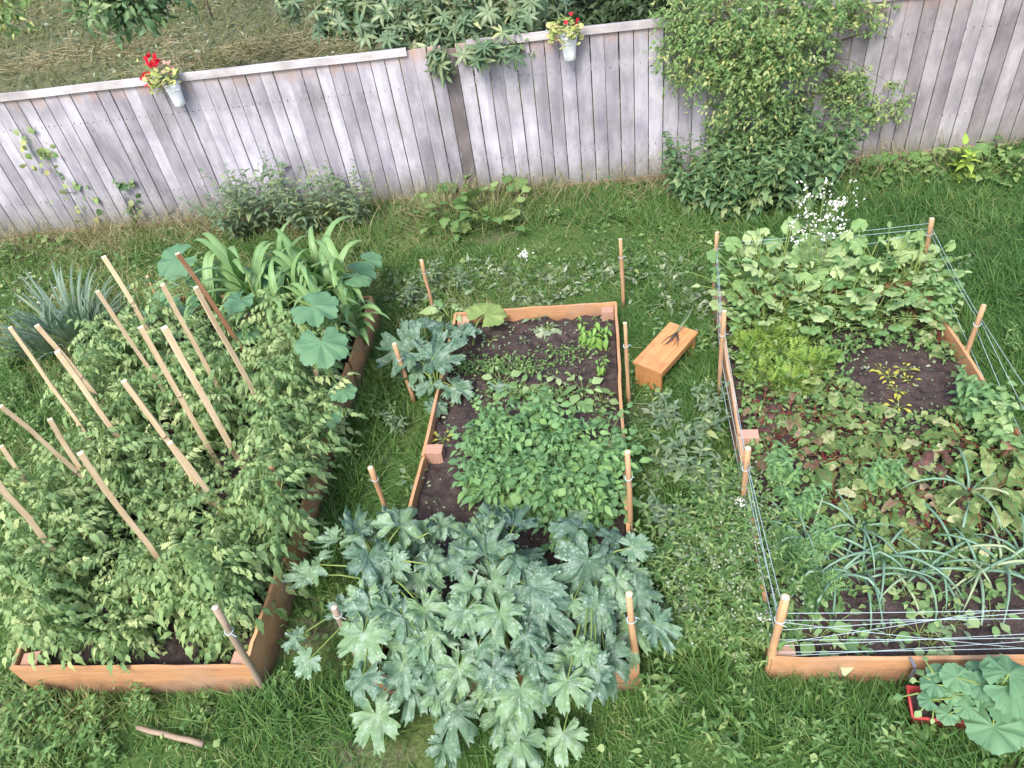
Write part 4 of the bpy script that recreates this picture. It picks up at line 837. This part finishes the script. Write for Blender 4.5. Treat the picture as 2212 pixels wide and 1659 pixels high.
# beets
be=[mesh_of(*rosette(20,.13,.05,WAVY+OV[:1],rnd(.125,.165),(.3,1.35),.6,.003),'beet','redstem') for _ in range(4)]; bp_=[mesh_of(*rosette(13,.10,.03,WAVY,.15,(.35,1.3),.6,.005),'beetp','redstem') for _ in range(2)]
bl_=[(1990,700,1.0,0,'green beet with red stalks at the right board beside the bare patch'),(2030,740,.8,0,'small pale beet at the right board under the leaning post'),(1650,880,1.,1,'dark purple beet at the left board, upper one'),(1625,920,.9,1,'dark purple beet tight against the left board'),(1700,900,1.,1,'dark purple beet right of the left side post, next to bare soil'),(1740,830,.8,0,'beet with bright red stalks at the left end of the bare patch'),(1795,850,.9,0,'red-stalked beet in the middle beside the bare patch'),(1760,920,1.,0,'beet below the bare patch, left of middle'),(1820,930,1.,0,'beet below the bare patch, middle'),(1880,950,1.05,0,'beet below the bare patch, right of middle'),(1700,960,1.,1,'beet below the purple ones on the left'),(1660,980,.9,1,'dark beet beside the nearer left side post'),(1780,1000,1.,1,'beet in the middle mass, left part'),(1850,1020,1.,0,'beet in the middle mass, centre part'),(1920,1010,1.05,0,'beet in the middle mass, right part'),(2000,980,1.1,1,'large beet right of middle'),(2070,960,1.15,0,'large beet below the herb bunch on the right'),(2150,990,1.35,0,'biggest beet with splayed yellow-green leaves at the right picture edge'),(2120,1080,1.2,0,'big beet in the lower right of the beets'),(2190,1080,1.2,0,'beet cut by the right picture edge'),(1960,1090,1.1,1,'bronze beet in the lower middle'),(2040,1080,1.1,1,'beet between the bronze one and the biggest'),(1890,1100,1.,0,'beet at the lower edge, centre'),(1810,1090,1.,0,'beet at the lower edge, left of centre'),(2010,1150,1.,0,'beet closest to the onions, right'),(1930,1160,.9,0,'beet closest to the onions, left'),(2120,1160,1.,0,'beet in front of the brown block at the right')]
for u,v,sc,pu,lab in bl_: place('beet_plant',(bp_ if pu else be)[rs.randint(2)],at(u,v,zR),lab,'beet plant','beets in the right bed',sc=sc*1.12)
hv=mesh_of(*leafy(9,.42,.2,JAG,.10,.035,droop=0,up=.4,stem_r=.004,top=.6,pairs=True),'potato')
place('herb_bunch',hv,at(2085,905,zR),'bushy bright green herb growing over the right board','herb',sc=1.05)
for u,v,sc,lab in [(1900,1060,.8,'leafy green weed in the middle of the beets'),(1690,1040,.9,'leafy green weed near the left side of the right bed'),(1720,1110,.9,'leafy green weed above the onions at the left'),(1780,1180,.7,'leafy green weed among the onions')]:
    place('leafy_weed',hv,at(u,v,zR),lab,'weed','leafy weeds among the beets',sc=sc)
for u,v,sc,lab in [(1918,815,1.,'upper left'),(1950,800,1.1,'upper middle'),(1965,825,.8,'right'),(1935,845,.9,'middle'),(1940,880,1.1,'lowest'),(1900,800,.8,'leftmost')]:
    place('yellow_seedling',yv,at(u,v,zR),'yellow seedling on the bare patch of the right bed, '+lab,'seedling','yellow seedlings on the bare patch',sc=sc)
# onions
def onion():
    F=MB()
    for i in range(8):
        a=i*2.4+rnd(-.4,.4); l=rnd(.32,.62); e_=rnd(.5,1.35); out=np.array([math.cos(a),math.sin(a),0]); p=np.zeros(3); pts=[p]; ang=e_; kink=rs.randint(3,7)
        for j in range(8):
            p=p+(out*math.cos(ang)+np.array([0,0,1])*math.sin(ang))*l/8; pts.append(p); ang-= (1.2 if j==kink and rs.rand()<.6 else .3)*rnd(.6,1.3)
            if p[2]<.02 and ang<0: ang=.0
        F.tube(pts,[.006,.009,.009,.0085,.008,.007,.006,.004,.0015],6,cap=False,rn=rs.rand())
    return [('foliage',F.build('foliage',M['onion'],link=False))]
ov_=[onion() for _ in range(5)]
for u,v,sc,lab in [(1700,1130,.9,'beside the string bundle'),(1745,1180,1.,'with three upright leaves left of centre'),(1765,1240,1.,'left of the sprawling middle group'),(1800,1255,1.1,'first of the sprawling middle group'),(1860,1245,1.1,'second of the sprawling middle group'),(1900,1215,1.2,'third of the sprawling middle group'),(1960,1250,1.1,'right of the sprawling middle group'),(2010,1230,1.1,'with leaves drooping over the dark soil'),(2060,1200,1.2,'under the bronze beet leaves'),(2110,1240,1.2,'on the dark soil at the right'),(2160,1230,1.2,'second from the right picture edge'),(2205,1210,1.1,'at the right picture edge'),(1850,1150,1.,'upright among the beets'),(2090,1070,1.1,'tall and upright between the big beets')]:
    place('onion_plant',ov_[rs.randint(5)],at(u,v,zR),'blue-green tubular onion leaves, '+lab,'onion plant','onions in the right bed',sc=sc)
# dill
F=MB()
for i in range(30):
    a=rnd(0,6.28); e_=rnd(.3,1.4); F.inst(FEA[i%2],[(rs.randn()*.03,rs.randn()*.03,.05*rs.rand())],[math.cos(a)*math.cos(e_),math.sin(a)*math.cos(e_),math.sin(e_)],[0,-.3,1],[rnd(.16,.26)])
di=[('foliage',F.build('foliage',M['potato'],link=False))]
for u,v,lab in [(1735,1255,'upper clump beside the string bundle'),(1760,1290,'lower clump nearest the front left post'),(1700,1210,'clump just inside the left board')]: place('dill_plant',di,at(u,v,zR),'fine feathery dill, '+lab,'dill','dill at the front left of the right bed')
for u,v,sc,lab in [(1712,1352,1.1,'first from the left post'),(1768,1378,1.3,'with the broadest leaf'),(1800,1352,1.2,'second broad-leaved'),(1830,1395,1.1,'against the front board left'),(1880,1370,1.,'left of the middle'),(1920,1375,1.2,'in the middle'),(1985,1368,1.2,'tall one right of the middle'),(2030,1330,1.,'behind the strings right of middle'),(2060,1350,1.1,'next to the yellow leaf'),(2140,1330,1.,'second from the right edge'),(1960,1290,.9,'round-leaved one near the onions'),(1860,1400,.9,'small one at the front board'),(2010,1395,.9,'small one above the red planter')]:
    place('seedling',rv[rs.randint(3)] if rs.rand()<.6 else sv,at(u,v,zR),'young plant in the string-covered front strip, '+lab,'seedling','seedlings in the front strip of the right bed',sc=sc*.8)
# ------------------------------------------------------------------ red planter
rc=[at(1956,1482,.2),at(1971,1551,.2)]; ay_=unit((rc[0]-rc[1])*[1,1,0]); ax_=np.array([ay_[1],-ay_[0],0]); wl=np.linalg.norm(rc[0]-rc[1]); LL=.75
o0=rc[1]+ax_*LL/2+ay_*wl/2; o0=np.array([o0[0],o0[1],0]); e=empty('planter_box',o0); tag(e,'red plastic planter box on the grass in front of the right bed','planter')
def rect(z,k): return [np.array([0,0,z])+ax_*sx_*(LL/2-k)+ay_*sy_*(wl/2-k) for sx_,sy_ in ((-1,-1),(1,-1),(1,1),(-1,1))]
mb=MB(); rings=[rect(0,.04),rect(.19,.008),rect(.205,.0),rect(.207,.012),rect(.19,.018),rect(.15,.022)]; V=[p for r_ in rings for p in r_]; L=[3,2,1,0];N=[4]
for i in range(5):
    for j in range(4): L+=[i*4+j,i*4+(j+1)%4,i*4+4+(j+1)%4,i*4+4+j]; N.append(4)
mb.add(V,L,N); mb.build('box',M['redpl'],e,smooth=False)
mb=MB(); r_=rect(.16,.02); mb.tube([p*1 for p in rect(.203,.003)]+[rect(.203,.003)[0]],.009,6); mb.build('rim',M['redpl'],e)
mb=MB(); mb.add(rect(.165,.022),[0,1,2,3],[4]); mb.build('soil',M['soil'],e)
bigplant('squash_plant','squash plant with large smooth round leaves in the red planter, cut by the picture edge','squash plant',at(2130,1530,.2),[(2145,1585,52,.34,0),(2200,1490,55,.5,0),(2185,1445,50,.55,0),(2150,1440,32,.5),(2010,1480,26,.4),(2055,1460,30,.45),(2090,1475,26,.45),(2110,1440,24,.42),(2080,1530,24,.33,0),(2120,1500,30,.4),(2050,1500,22,.36),(2215,1560,50,.3,0),(2040,1545,22,.3,0),(2075,1500,26,.36),(2000,1510,22,.34),(2020,1450,24,.4),(2110,1480,30,.45),(2170,1530,40,.38)],SQ,'pump',tiltk=.35)
bigplant('squash_plant','young plant with small oval leaves hanging over the left end of the red planter','squash plant',at(2010,1515,.2),[(1945,1505,19,.3,0),(1986,1540,17,.26,0),(2015,1555,11,.24,0),(2065,1550,17,.25,0),(1990,1455,20,.38),(2030,1500,20,.35),(2000,1425,14,.4),(2050,1515,18,.32),(1975,1470,15,.35)],RND,'round',tiltk=.35)
# clip on the front board
p=at(1972,1440,.28); mb=MB(); mb.box(p+[0,-.02,.0],p+[0,-.02,-.10],.008,.02,up=(1,0,0)); mb.box(p+[0,-.02,.024],p+[0,.05,.024],.02,.006); e=empty('cable_clip',p); mb.V=[v-p for v in mb.V]; mb.build('strap',M['clip'],e); tag(e,'dark grey strap hooked over the front board of the right bed','strap')
# ------------------------------------------------------------------ plants outside the beds
def patchnames(): pass
F=straps(90,.72,.045,(.6,1.5),.28,0,0,seg=7,r0=.14); ir=[('foliage',F.build('foliage',M['iris'],link=False))]
F=straps(56,.6,.04,(.5,1.45),.32,0,0,seg=7,r0=.12); ir2=[('foliage',F.build('foliage',M['iris'],link=False))]
place('iris_clump',ir,at(165,735,0),'blue-green sword-leaved iris clump left of the rear tomato stakes','iris',sc=1.15)
place('iris_clump',ir2,at(105,760,0),'smaller iris clump on the left of the larger blue-green one','iris')
place('iris_clump',ir2,at(215,720,0),'iris leaves on the right of the clump, next to the tomatoes','iris',sc=.9)
gs=[mesh_of(*leafy(18,.95,.5,OV+NAR,.12,.042,droop=.1,up=.5,stem_r=.006,top=.7),'greyshrub') for _ in range(2)]
for u,v,sc,lab in [(530,520,1.,'left one against the fence behind the corn'),(600,500,1.2,'tallest one in the middle behind the corn'),(685,505,1.05,'one right of the tallest behind the corn'),(775,490,.9,'rightmost thin one beside the tall dry grass')]:
    place('shrub',gs[rs.randint(2)],at(u,v,0),'grey-green leafy shrub, '+lab,'shrub','grey-green shrubs at the foot of the fence',sc=sc)
nt2=[mesh_of(*leafy(10,.85,.32,OV+JAG+NAR,.125,.06,droop=-.15,up=.5,stem_r=.005,top=.5,pairs=True),'nettle') for _ in range(3)]
nl_=[(1500,455),(1560,470),(1620,465),(1680,455),(1740,440),(1530,425),(1590,430),(1650,425),(1710,415),(1765,405),(1560,395),(1620,385),(1690,380),(1750,375),(1480,430),(1790,380)]
nn_=['lowest at the left','lowest, second from the left','lowest in the middle','lowest, right of middle','lowest at the right','second row left','second row left of middle','second row right of middle','second row right','second row far right','against the fence left','against the fence left of middle','against the fence right of middle','against the fence right','far left edge of the patch','far right edge of the patch']
for (u,v),lab in zip(nl_,nn_): place('nettle',nt2[rs.randint(3)],at(u,v+8,0),'dark green nettle under the overhanging shrub, '+lab,'nettle','nettles under the overhanging shrub',sc=rnd(1.0,1.35))
bw=[mesh_of(*rosette(26,.2,.16,RND+SQ[:1],.10,(.3,1.3),.4,.003),'weed') for _ in range(2)]
for u,v,sc,lab in [(985,470,1.7,'left half of the bright leafy clump at the fence foot below the dark board'),(1060,478,1.7,'right half of the bright leafy clump at the fence foot below the dark board'),(1330,478,.7,'small leafy clump in the grass right of the dry stalks'),(1850,395,.9,'leafy clump at the fence foot right of the nettles'),(1905,390,1.,'second leafy clump right of the nettles'),(1960,385,1.,'leafy clump just left of the lime green plant'),(2030,370,1.,'dark leafy clump behind the lime green plant'),(2130,380,1.1,'dark leafy clump right of the lime green plant'),(2190,330,1.4,'tall leafy clump at the right picture edge by the fence'),(2180,375,1.1,'low leafy clump at the right picture edge'),(60,555,.9,'low weed clump at the left picture edge by the fence foot'),(140,545,.8,'weed clump at the fence foot left of the stakes')]:
    place('weed_clump',bw[rs.randint(2)],at(u,v,0),lab,'weed','leafy weeds along the fence',sc=sc)
lm=mesh_of(*leafy(5,.42,.12,OV,.15,.055,droop=.2,up=.6,stem_r=.005,top=.8),'lime'); place('lime_plant',lm,at(2072,385,0),'bright lime green plant in the grass before the right end of the fence','plant',sc=1.2)
# creepers on the fence
def creeper(path,label,n,m,ls,spr):
    P=[atf(u,v,.05) for u,v in path]; c=P[0]; e=empty('climbing_vine',c); tag(e,label,'vine','vines on the left part of the fence'); S=MB();F=MB()
    Q=[p-c for p in P]; S.tube(Q,.003,4)
    for i in range(n):
        t=rs.rand()*(len(Q)-1); k_=int(t); p=Q[k_]+(Q[k_+1]-Q[k_])*(t-k_)+np.array([rs.randn()*spr,-abs(rs.randn())*.02,rs.randn()*spr*.8]); F.inst(RND[rs.randint(3)],[p],rs.randn(3)*.5+[0,-.5,-.6],np.array([FN[0],FN[1],.3])+rs.randn(3)*.4,[ls*rnd(.6,1.2)])
    F.build('foliage',M[m],e); S.build('stem',M['stem'],e)
creeper([(190,480),(150,400),(100,350),(60,290)],'sparse pale climber with small leaves spread on the far left boards',46,'over',.10,.14)
creeper([(290,520),(290,460),(275,410),(265,385)],'narrow darker climber right of the sparse one',40,'nettle',.10,.06)
creeper([(740,440),(735,400),(715,375)],'thin twig of leaves on the boards above the rightmost grey shrub',14,'greyshrub',.10,.05)
# cress / gallant soldier thicket on the right path
we=[mesh_of(*leafy(20,.42,.24,NAR+OV[:1],.056,.019,droop=.1,up=.5,stem_r=.003,top=.8),'weed') for _ in range(2)]
def flw(n,h,sp,s):
    f=MB()
    for i in range(n):
        a=rnd(0,6.28); rr=sp*math.sqrt(rs.rand()); p=np.array([math.cos(a)*rr,math.sin(a)*rr,h*rnd(.8,1.1)])
        for k_ in range(5): f.inst(RND[0],[p+rs.randn(3)*.012],rs.randn(3),rs.randn(3)+[0,0,1],[s])
    return ('bloom',f.build('bloom',M['wilt'],link=False))
wf=[flw(26,.36,.2,.014),flw(14,.36,.2,.014)]
k=0
for u,v in [(1560,1130),(1600,1150),(1520,1180),(1575,1200),(1620,1210),(1540,1250),(1600,1265),(1560,1310),(1625,1310),(1500,1300),(1590,1370),(1640,1380),(1530,1370),(1600,1430),(1440,1250),(1470,1400)]:
    k+=1; place('white_weed',we[k%2]+[wf[k%2]],at(u,v,0),'fine-leaved weed with tiny pale blooms, '+['rearmost left','rearmost right','second from the rear, left','second from the rear, middle','second from the rear, right','centre left','centre right','level with the white cluster, left','level with the white cluster, right','left edge of the thicket','below the white cluster, middle','touching the front left post','below the white cluster, left','nearest the camera','alone beside the zucchini leaves','alone below the zucchini leaves'][k-1],'weed','pale-flowered weeds on the right path',sc=rnd(1.0,1.4))
for u,v,lab in [(1650,1330,'dense white flower cluster beside the front left post of the right bed'),(1600,1085,'small white flower cluster below the nearer left side post')]:
    c=at(u,v,.42); c0=np.array([c[0],c[1],0]); e=empty('white_flower',c0); tag(e,lab,'flower'); S=MB(); S.tube([(0,0,0),(0,0,.2),(0,0,.41)],.004,5); S.build('stem',M['stem'],e); f=MB()
    for i in range(44): d=unit(rs.randn(3)); f.inst(RND[0],[np.array([0,0,.42])+d*[.042,.036,.02]],rs.randn(3),d+[0,0,.6],[.017])
    f.build('flower_head',M['white'],e)
gm=MB()
for (u,v,n,du,dv) in [(1130,548,26,14,5),(110,650,30,60,14),(60,600,14,40,10)]:
    for _ in range(n):
        p=at(u+rs.randn()*du*.6,v+rs.randn()*dv,.08)
        for k_ in range(5): gm.inst(RND[0],[p+rs.randn(3)*.006],rs.randn(3),rs.randn(3)*.4+[0,-.3,1],[.016])
tag(gm.build('daisies',M['white']),'tiny white daisies and clover dotted in the grass','daisies',kind='stuff')
# left path weeds & bottom-left weeds
ww=[mesh_of(*leafy(9,.3,.2,OV+NAR,.09,.035,droop=.1,up=.5,stem_r=.004,top=.8),'weed') for _ in range(3)]
wl_=[(30,1500,'at the lower left corner board'),(110,1520,'below the left end of the front board'),(40,1580,'in the lower left corner, upper one'),(20,1640,'in the lower left corner, lowest'),(120,1610,'in front of the tomato bed, left'),(200,1590,'left of the fallen stick'),(240,1640,'below the fallen stick'),(620,1500,'at the front right corner of the tomato bed'),(60,850,'beside the leftmost stake, low'),(30,800,'at the left picture edge below the iris'),(80,930,'left of the tomatoes, middle'),(20,900,'at the left picture edge, middle'),(1440,1350,'right of the front right post'),(1420,1520,'on the grass right of the zucchini'),(1600,1500,'below the front left post of the right bed'),(1800,1500,'climbing the front board of the right bed'),(1700,1600,'in the lower right lawn, left one'),(1480,600,'beside the cut weeds behind the stool'),(1520,760,'between stool and right bed'),(1530,860,'between stool and right bed, nearer'),(1430,1130,'on the path beside the potatoes'),(1500,1060,'on the path below the stool'),(830,900,'on the path left of the leaning round post'),(760,1000,'on the path right of the tomato bed'),(700,1150,'at the loose board of the tomato bed'),(2190,760,'on the lawn at the right picture edge'),(1360,600,'among cut weeds by the tall thin post')]
wl_+=[(690,900,'beside the right board of the tomato bed, rear'),(670,1010,'beside the right board of the tomato bed, middle'),(1395,960,'on the path below the stool, against the middle bed'),(1420,1060,'on the path right of the potatoes'),(1480,1160,'in the middle of the right path'),(1410,1210,'on the path against the lowest potato plant'),(1470,1320,'in the right path level with the zucchini'),(1530,960,'on the path left of the nearer left side post'),(1560,1040,'tight against the left board of the right bed'),(1540,620,'behind the rear left post of the right bed'),(860,830,'between the two left posts of the middle bed'),(1760,1590,'in the lower right lawn, middle one'),(1900,1610,'in the lower right lawn, right one'),(1560,1600,'in the lower lawn right of the zucchini'),(320,1520,'below the middle of the front board'),(450,1540,'below the right half of the front board'),(760,560,'right of the corn near the fence'),(880,480,'among the dry grass left of the bright clump'),(1200,480,'among the dry grass right of the bright clump'),(1420,440,'left of the nettles by the fence'),(20,560,'in the corner by the fence foot at the left edge'),(210,570,'between fence and iris clump'),(30,700,'left of the iris clump')]
for u,v,lab in wl_: place('path_weed',ww[rs.randint(3)],at(u,v,0),'broad-leaved weed '+lab,'weed','weeds growing on the paths',sc=rnd(.55,.95))
sg=[mesh_of(*leafy(7,.6,.3,NAR+OV,.12,.05,droop=.1,up=.6,stem_r=.004,top=.6),'greyshrub') for _ in range(2)]
for u,v,sc,lab in [(1440,930,.8,'at the foot of the post by the small stool'),(1500,960,.9,'in the path halfway between stool and string bundle'),(1430,1030,.9,'against the post beside the potatoes'),(1500,1060,1.,'in the middle of the right path, rear of the pale-flowered weeds'),(1570,1090,.9,'against the left board under the nearer side post'),(1440,1140,.9,'beside the lowest potato plant outside the board'),(1530,900,.8,'leaning on the left board of the right bed'),(1570,700,.7,'between the two left posts of the right bed'),(1500,1260,.9,'left of the pale-flowered weeds'),(1450,1330,.8,'touching the zucchini leaves on the right path'),(700,1010,.7,'outside the right board of the tomato bed, near its middle'),(730,860,.7,'outside the right board of the tomato bed, farther back'),(870,930,.6,'outside the left board of the middle bed'),(930,620,.7,'behind the middle bed at its rear left post'),(880,660,.7,'left of the rear left post of the middle bed'),(1000,630,.6,'behind the rear board of the middle bed')]:
    place('tall_weed',sg[rs.randint(2)],at(u,v,0),'straggly grey-green weed '+lab,'weed','straggly weeds on the paths',sc=sc)
ed=mesh_of(*leafy(10,.4,.24,OV+RND,.10,.045,droop=.0,up=.5,stem_r=.004,top=.7),'round')
for u,v,lab in [(1995,665,'spilling over the right board at the rear'),(2030,705,'spilling over the right board above the pale beet'),(2120,920,'hiding the right board below the herb'),(2150,960,'hiding the right board beside the biggest beet'),(2195,1010,'at the right picture edge behind the biggest beet'),(1600,700,'at the left board beside the carrots')]:
    place('edge_weed',ed,at(u,v,zR),'round-leaved weed '+lab,'weed','weeds spilling over the edge of the right bed',sc=rnd(.9,1.2))
# ------------------------------------------------------------------ shrubs over and behind the fence
def blobs(name,label,cat,trunk0,bl,T,m,ls,dens,limb=.03,whorl=0,tm='bark',flat=.9,via=None):
    e=empty(name,trunk0); tag(e,label,cat); F=MB();S=MB()
    for (u,v,rp,off) in bl:
        c=atf(u,v,off); rad=rp*np.linalg.norm(c-[0,0,CZ])/FL; c0=c-trunk0
        mid=np.array([c0[0]*.45,c0[1]*.6,c0[2]*.75+.2])
        if via: S.tube([np.array([0,0,0]),np.array([0,0,3.]),np.array([0,-1.,5.2]),c0+[0,2.5,2.2],c0+[0,.8,.9],c0],[limb*2,limb*1.5,limb,limb*.6,limb*.4,limb*.15],6,cap=False)
        else: S.tube([np.array([0,0,0]),np.array([mid[0]*.3,mid[1]*.3,mid[2]*.55]),mid,c0],[limb,limb*.75,limb*.45,limb*.15],6,cap=False)
        n=int(dens*rad*rad*(1 if not whorl else .2))+4
        for i in range(n):
            d=unit(rs.randn(3)); rr=rad*rs.rand()**.45*rnd(.75,1.12); p=c0+d*[rr,rr,rr*flat]
            if i%12==0: S.tube([c0+d*rr*.1,p],[limb*.14,limb*.05],3,cap=False)
            if whorl:
                up=unit(d+[0,0,.7]+rs.randn(3)*.3); a0=rnd(0,6); x_=unit(np.cross(up,[0.3,.9,.1])); y_=np.cross(up,x_); br=rs.rand()
                for q in range(whorl):
                    a=a0+q*2*PI/whorl+rnd(-.2,.2); dd=x_*math.cos(a)+y_*math.sin(a)+up*rnd(-.1,.5); F.inst(T[rs.randint(len(T))],[p],dd,up,[ls*rnd(.75,1.15)],[min(.999,br*.8+.2*rs.rand())])
            else:
                br=rs.rand()
                if rs.rand()<.45: continue
                tw=unit(d+rs.randn(3)*.5-[0,0,.35]); 
                for q in range(9): F.inst(T[rs.randint(len(T))],[p+tw*ls*q*.28+rs.randn(3)*ls*.22],tw*.7+rs.randn(3)*.7,rs.randn(3)*.6+[0,-.5,1],[ls*rnd(.6,1.15)],[min(.999,max(0,br*.75+.25*rs.rand()))])
    F.build('crown',M[m],e); S.build('trunk',M[tm],e); return e
tb=fp(s_at(1640,100),0,-.5)
blobs('overhanging_shrub','light green small-leaved shrub draped over the fence above the nettles','shrub',tb,
 [(1480,30,60,.1),(1470,90,50,.15),(1560,20,80,.3),(1650,10,90,.3),(1740,15,80,.3),(1530,110,70,.3),(1610,110,80,.5),(1690,100,75,.45),(1760,85,45,.3),(1590,190,65,.5),(1660,180,60,.5),(1520,170,50,.3),(1700,180,40,.4),(1640,250,48,.45),(1580,250,35,.35),(1680,255,30,.35),(1800,20,45,.2),(1850,15,35,.2),(1880,70,18,.1),(1800,110,20,.1),(1900,20,20,.1),(1450,130,25,.1),(1560,295,20,.4),(1605,300,22,.4),(1650,295,18,.4),(1545,270,18,.3),(1700,230,20,.3),(1740,160,24,.2),(1455,60,24,.1),(1450,170,14,.1),(1760,200,14,.1)],
 OV+NAR[:1],'over',.062,1150,limb=.03)
for path,lab in [([(1740,120),(1770,150),(1810,185),(1830,200)],0),([(1830,200),(1855,235),(1890,245),(1905,255)],1)]: pass
e=blobs('shrub_branch','thin trailing branches with scattered leaf tufts on the boards right of the overhanging shrub','branch',atf(1760,100,.2),[(1800,185,14,.12),(1820,170,16,.12),(1850,165,15,.1),(1815,215,16,.12),(1855,230,14,.1),(1890,245,16,.1),(1940,235,14,.1),(1925,180,9,.1),(1870,195,10,.1)],OV,'over',.06,4000,limb=.008)
rb=fp(s_at(930,100),0,-1.6)
blobs('evergreen_shrub','big grey-green evergreen shrub with whorled leaves leaning over the fence from behind','shrub',rb,
 [(760,40,60,-.9),(720,15,45,-1.1),(820,20,70,-.8),(900,40,75,-.7),(980,30,75,-.6),(1060,30,75,-.5),(1130,35,55,-.5),(860,80,50,-.4),(940,95,45,-.2),(1020,90,50,-.1),(1090,85,45,-.1),(1140,85,30,-.1),(790,75,40,-.7),(1100,112,22,.15),(1050,115,26,.15),(950,130,26,.1),(960,155,12,.1),(1150,0,60,-1.),(700,50,25,-1.),(620,10,30,-2.)],
 [ov(.3,.5,fold=.2,droop=.2+.15*i,wave=.03,seed=40+i) for i in range(3)],'rhodo',.165,1100,limb=.04,whorl=7)
db=fp(s_at(1300,30),0,-3.)
blobs('dark_shrub','dark-leaved shrub behind the fence between the evergreen and the overhanging shrub','shrub',db,[(1230,20,70,-2.2),(1310,0,80,-2.5),(1390,20,70,-2.),(1200,70,30,-1.2),(1290,50,50,-2.5),(1360,50,50,-2.6),(1440,-20,80,-2.),(1340,-60,110,-3.5),(1450,40,60,-1.8)],OV,'dark',.11,900,limb=.04)  # leaves themselves are a very dark green
# tree limb from beyond the upper left, and a sapling stem
tb=np.array([-7.5,27.,0])
blobs('garden_tree','green leafy tree branches reaching into the top left of the view beyond the fence','tree',tb,[(255,2,38,-2.5),(215,-15,40,-2.6),(300,-10,38,-2.6),(330,-45,40,-2.8),(260,-90,90,-3.)],OV,'nettle',.16,420,limb=.06,via=1)
tb=np.array([-17.,31.,0])
blobs('garden_tree','yellowish twig of a tree at the very top left corner beyond the fence','tree',tb,[(5,5,18,-2.5),(-30,-20,40,-2.6)],OV,'over',.15,500,limb=.05,via=1)
p=at(461,46,0); e=empty('sapling',p); tag(e,'thin pale bare sapling stem beyond the fence at the top','sapling'); S=MB(); S.tube([(0,0,-.05),(.02,0,1.),(.05,.02,2.4)],[.03,.025,.015],6); S.build('trunk',M['greyst'],e)
F,S2=MB(),None
for i in range(60): F.inst(OV[0],[np.array([.05,.02,2.4])+rs.randn(3)*.25],rs.randn(3),rs.randn(3)+[0,0,1],[.12])
F.build('crown',M['potato'],e)
# ------------------------------------------------------------------ light, sky, camera
w=bpy.data.worlds.new('World'); bpy.context.scene.world=w; w.use_nodes=True; nt=w.node_tree; bg=nt.nodes['Background']
sk=nt.nodes.new('ShaderNodeTexSky'); sk.sky_type='NISHITA'; sk.sun_disc=False; EL,AZ=math.radians(52),math.radians(205); sk.sun_elevation=EL; sk.sun_rotation=AZ; sk.air_density=1.; sk.dust_density=3.; sk.ozone_density=1.
nt.links.new(sk.outputs[0],bg.inputs[0]); bg.inputs[1].default_value=.15
sd_=np.array([math.sin(AZ)*math.cos(EL),math.cos(AZ)*math.cos(EL),math.sin(EL)])
import mathutils
sun=bpy.data.lights.new('sun','SUN'); sun.energy=1.5; sun.angle=math.radians(18); sun.color=(1,.96,.9); so=bpy.data.objects.new('sun',sun); C.objects.link(so); so.rotation_euler=mathutils.Vector(tuple(sd_)).to_track_quat('Z','Y').to_euler()
cam=bpy.data.cameras.new('camera'); co=bpy.data.objects.new('camera',cam); C.objects.link(co); cam.sensor_width=36; cam.lens=FL/W*36; cam.clip_end=300
Xc=R@np.array([1,0,0.]);Yc=R@np.array([0,-1.,0]);Zc=R@np.array([0,0,-1.])
co.matrix_world=mathutils.Matrix([[Xc[0],Yc[0],Zc[0],0],[Xc[1],Yc[1],Zc[1],0],[Xc[2],Yc[2],Zc[2],CZ],[0,0,0,1]])
sc=bpy.context.scene; sc.camera=co; sc.view_settings.view_transform='Standard'; sc.view_settings.look='None'; sc.view_settings.exposure=1.28; sc.view_settings.gamma=1
sc.cycles.max_bounces=5; sc.cycles.diffuse_bounces=2; sc.cycles.transmission_bounces=3
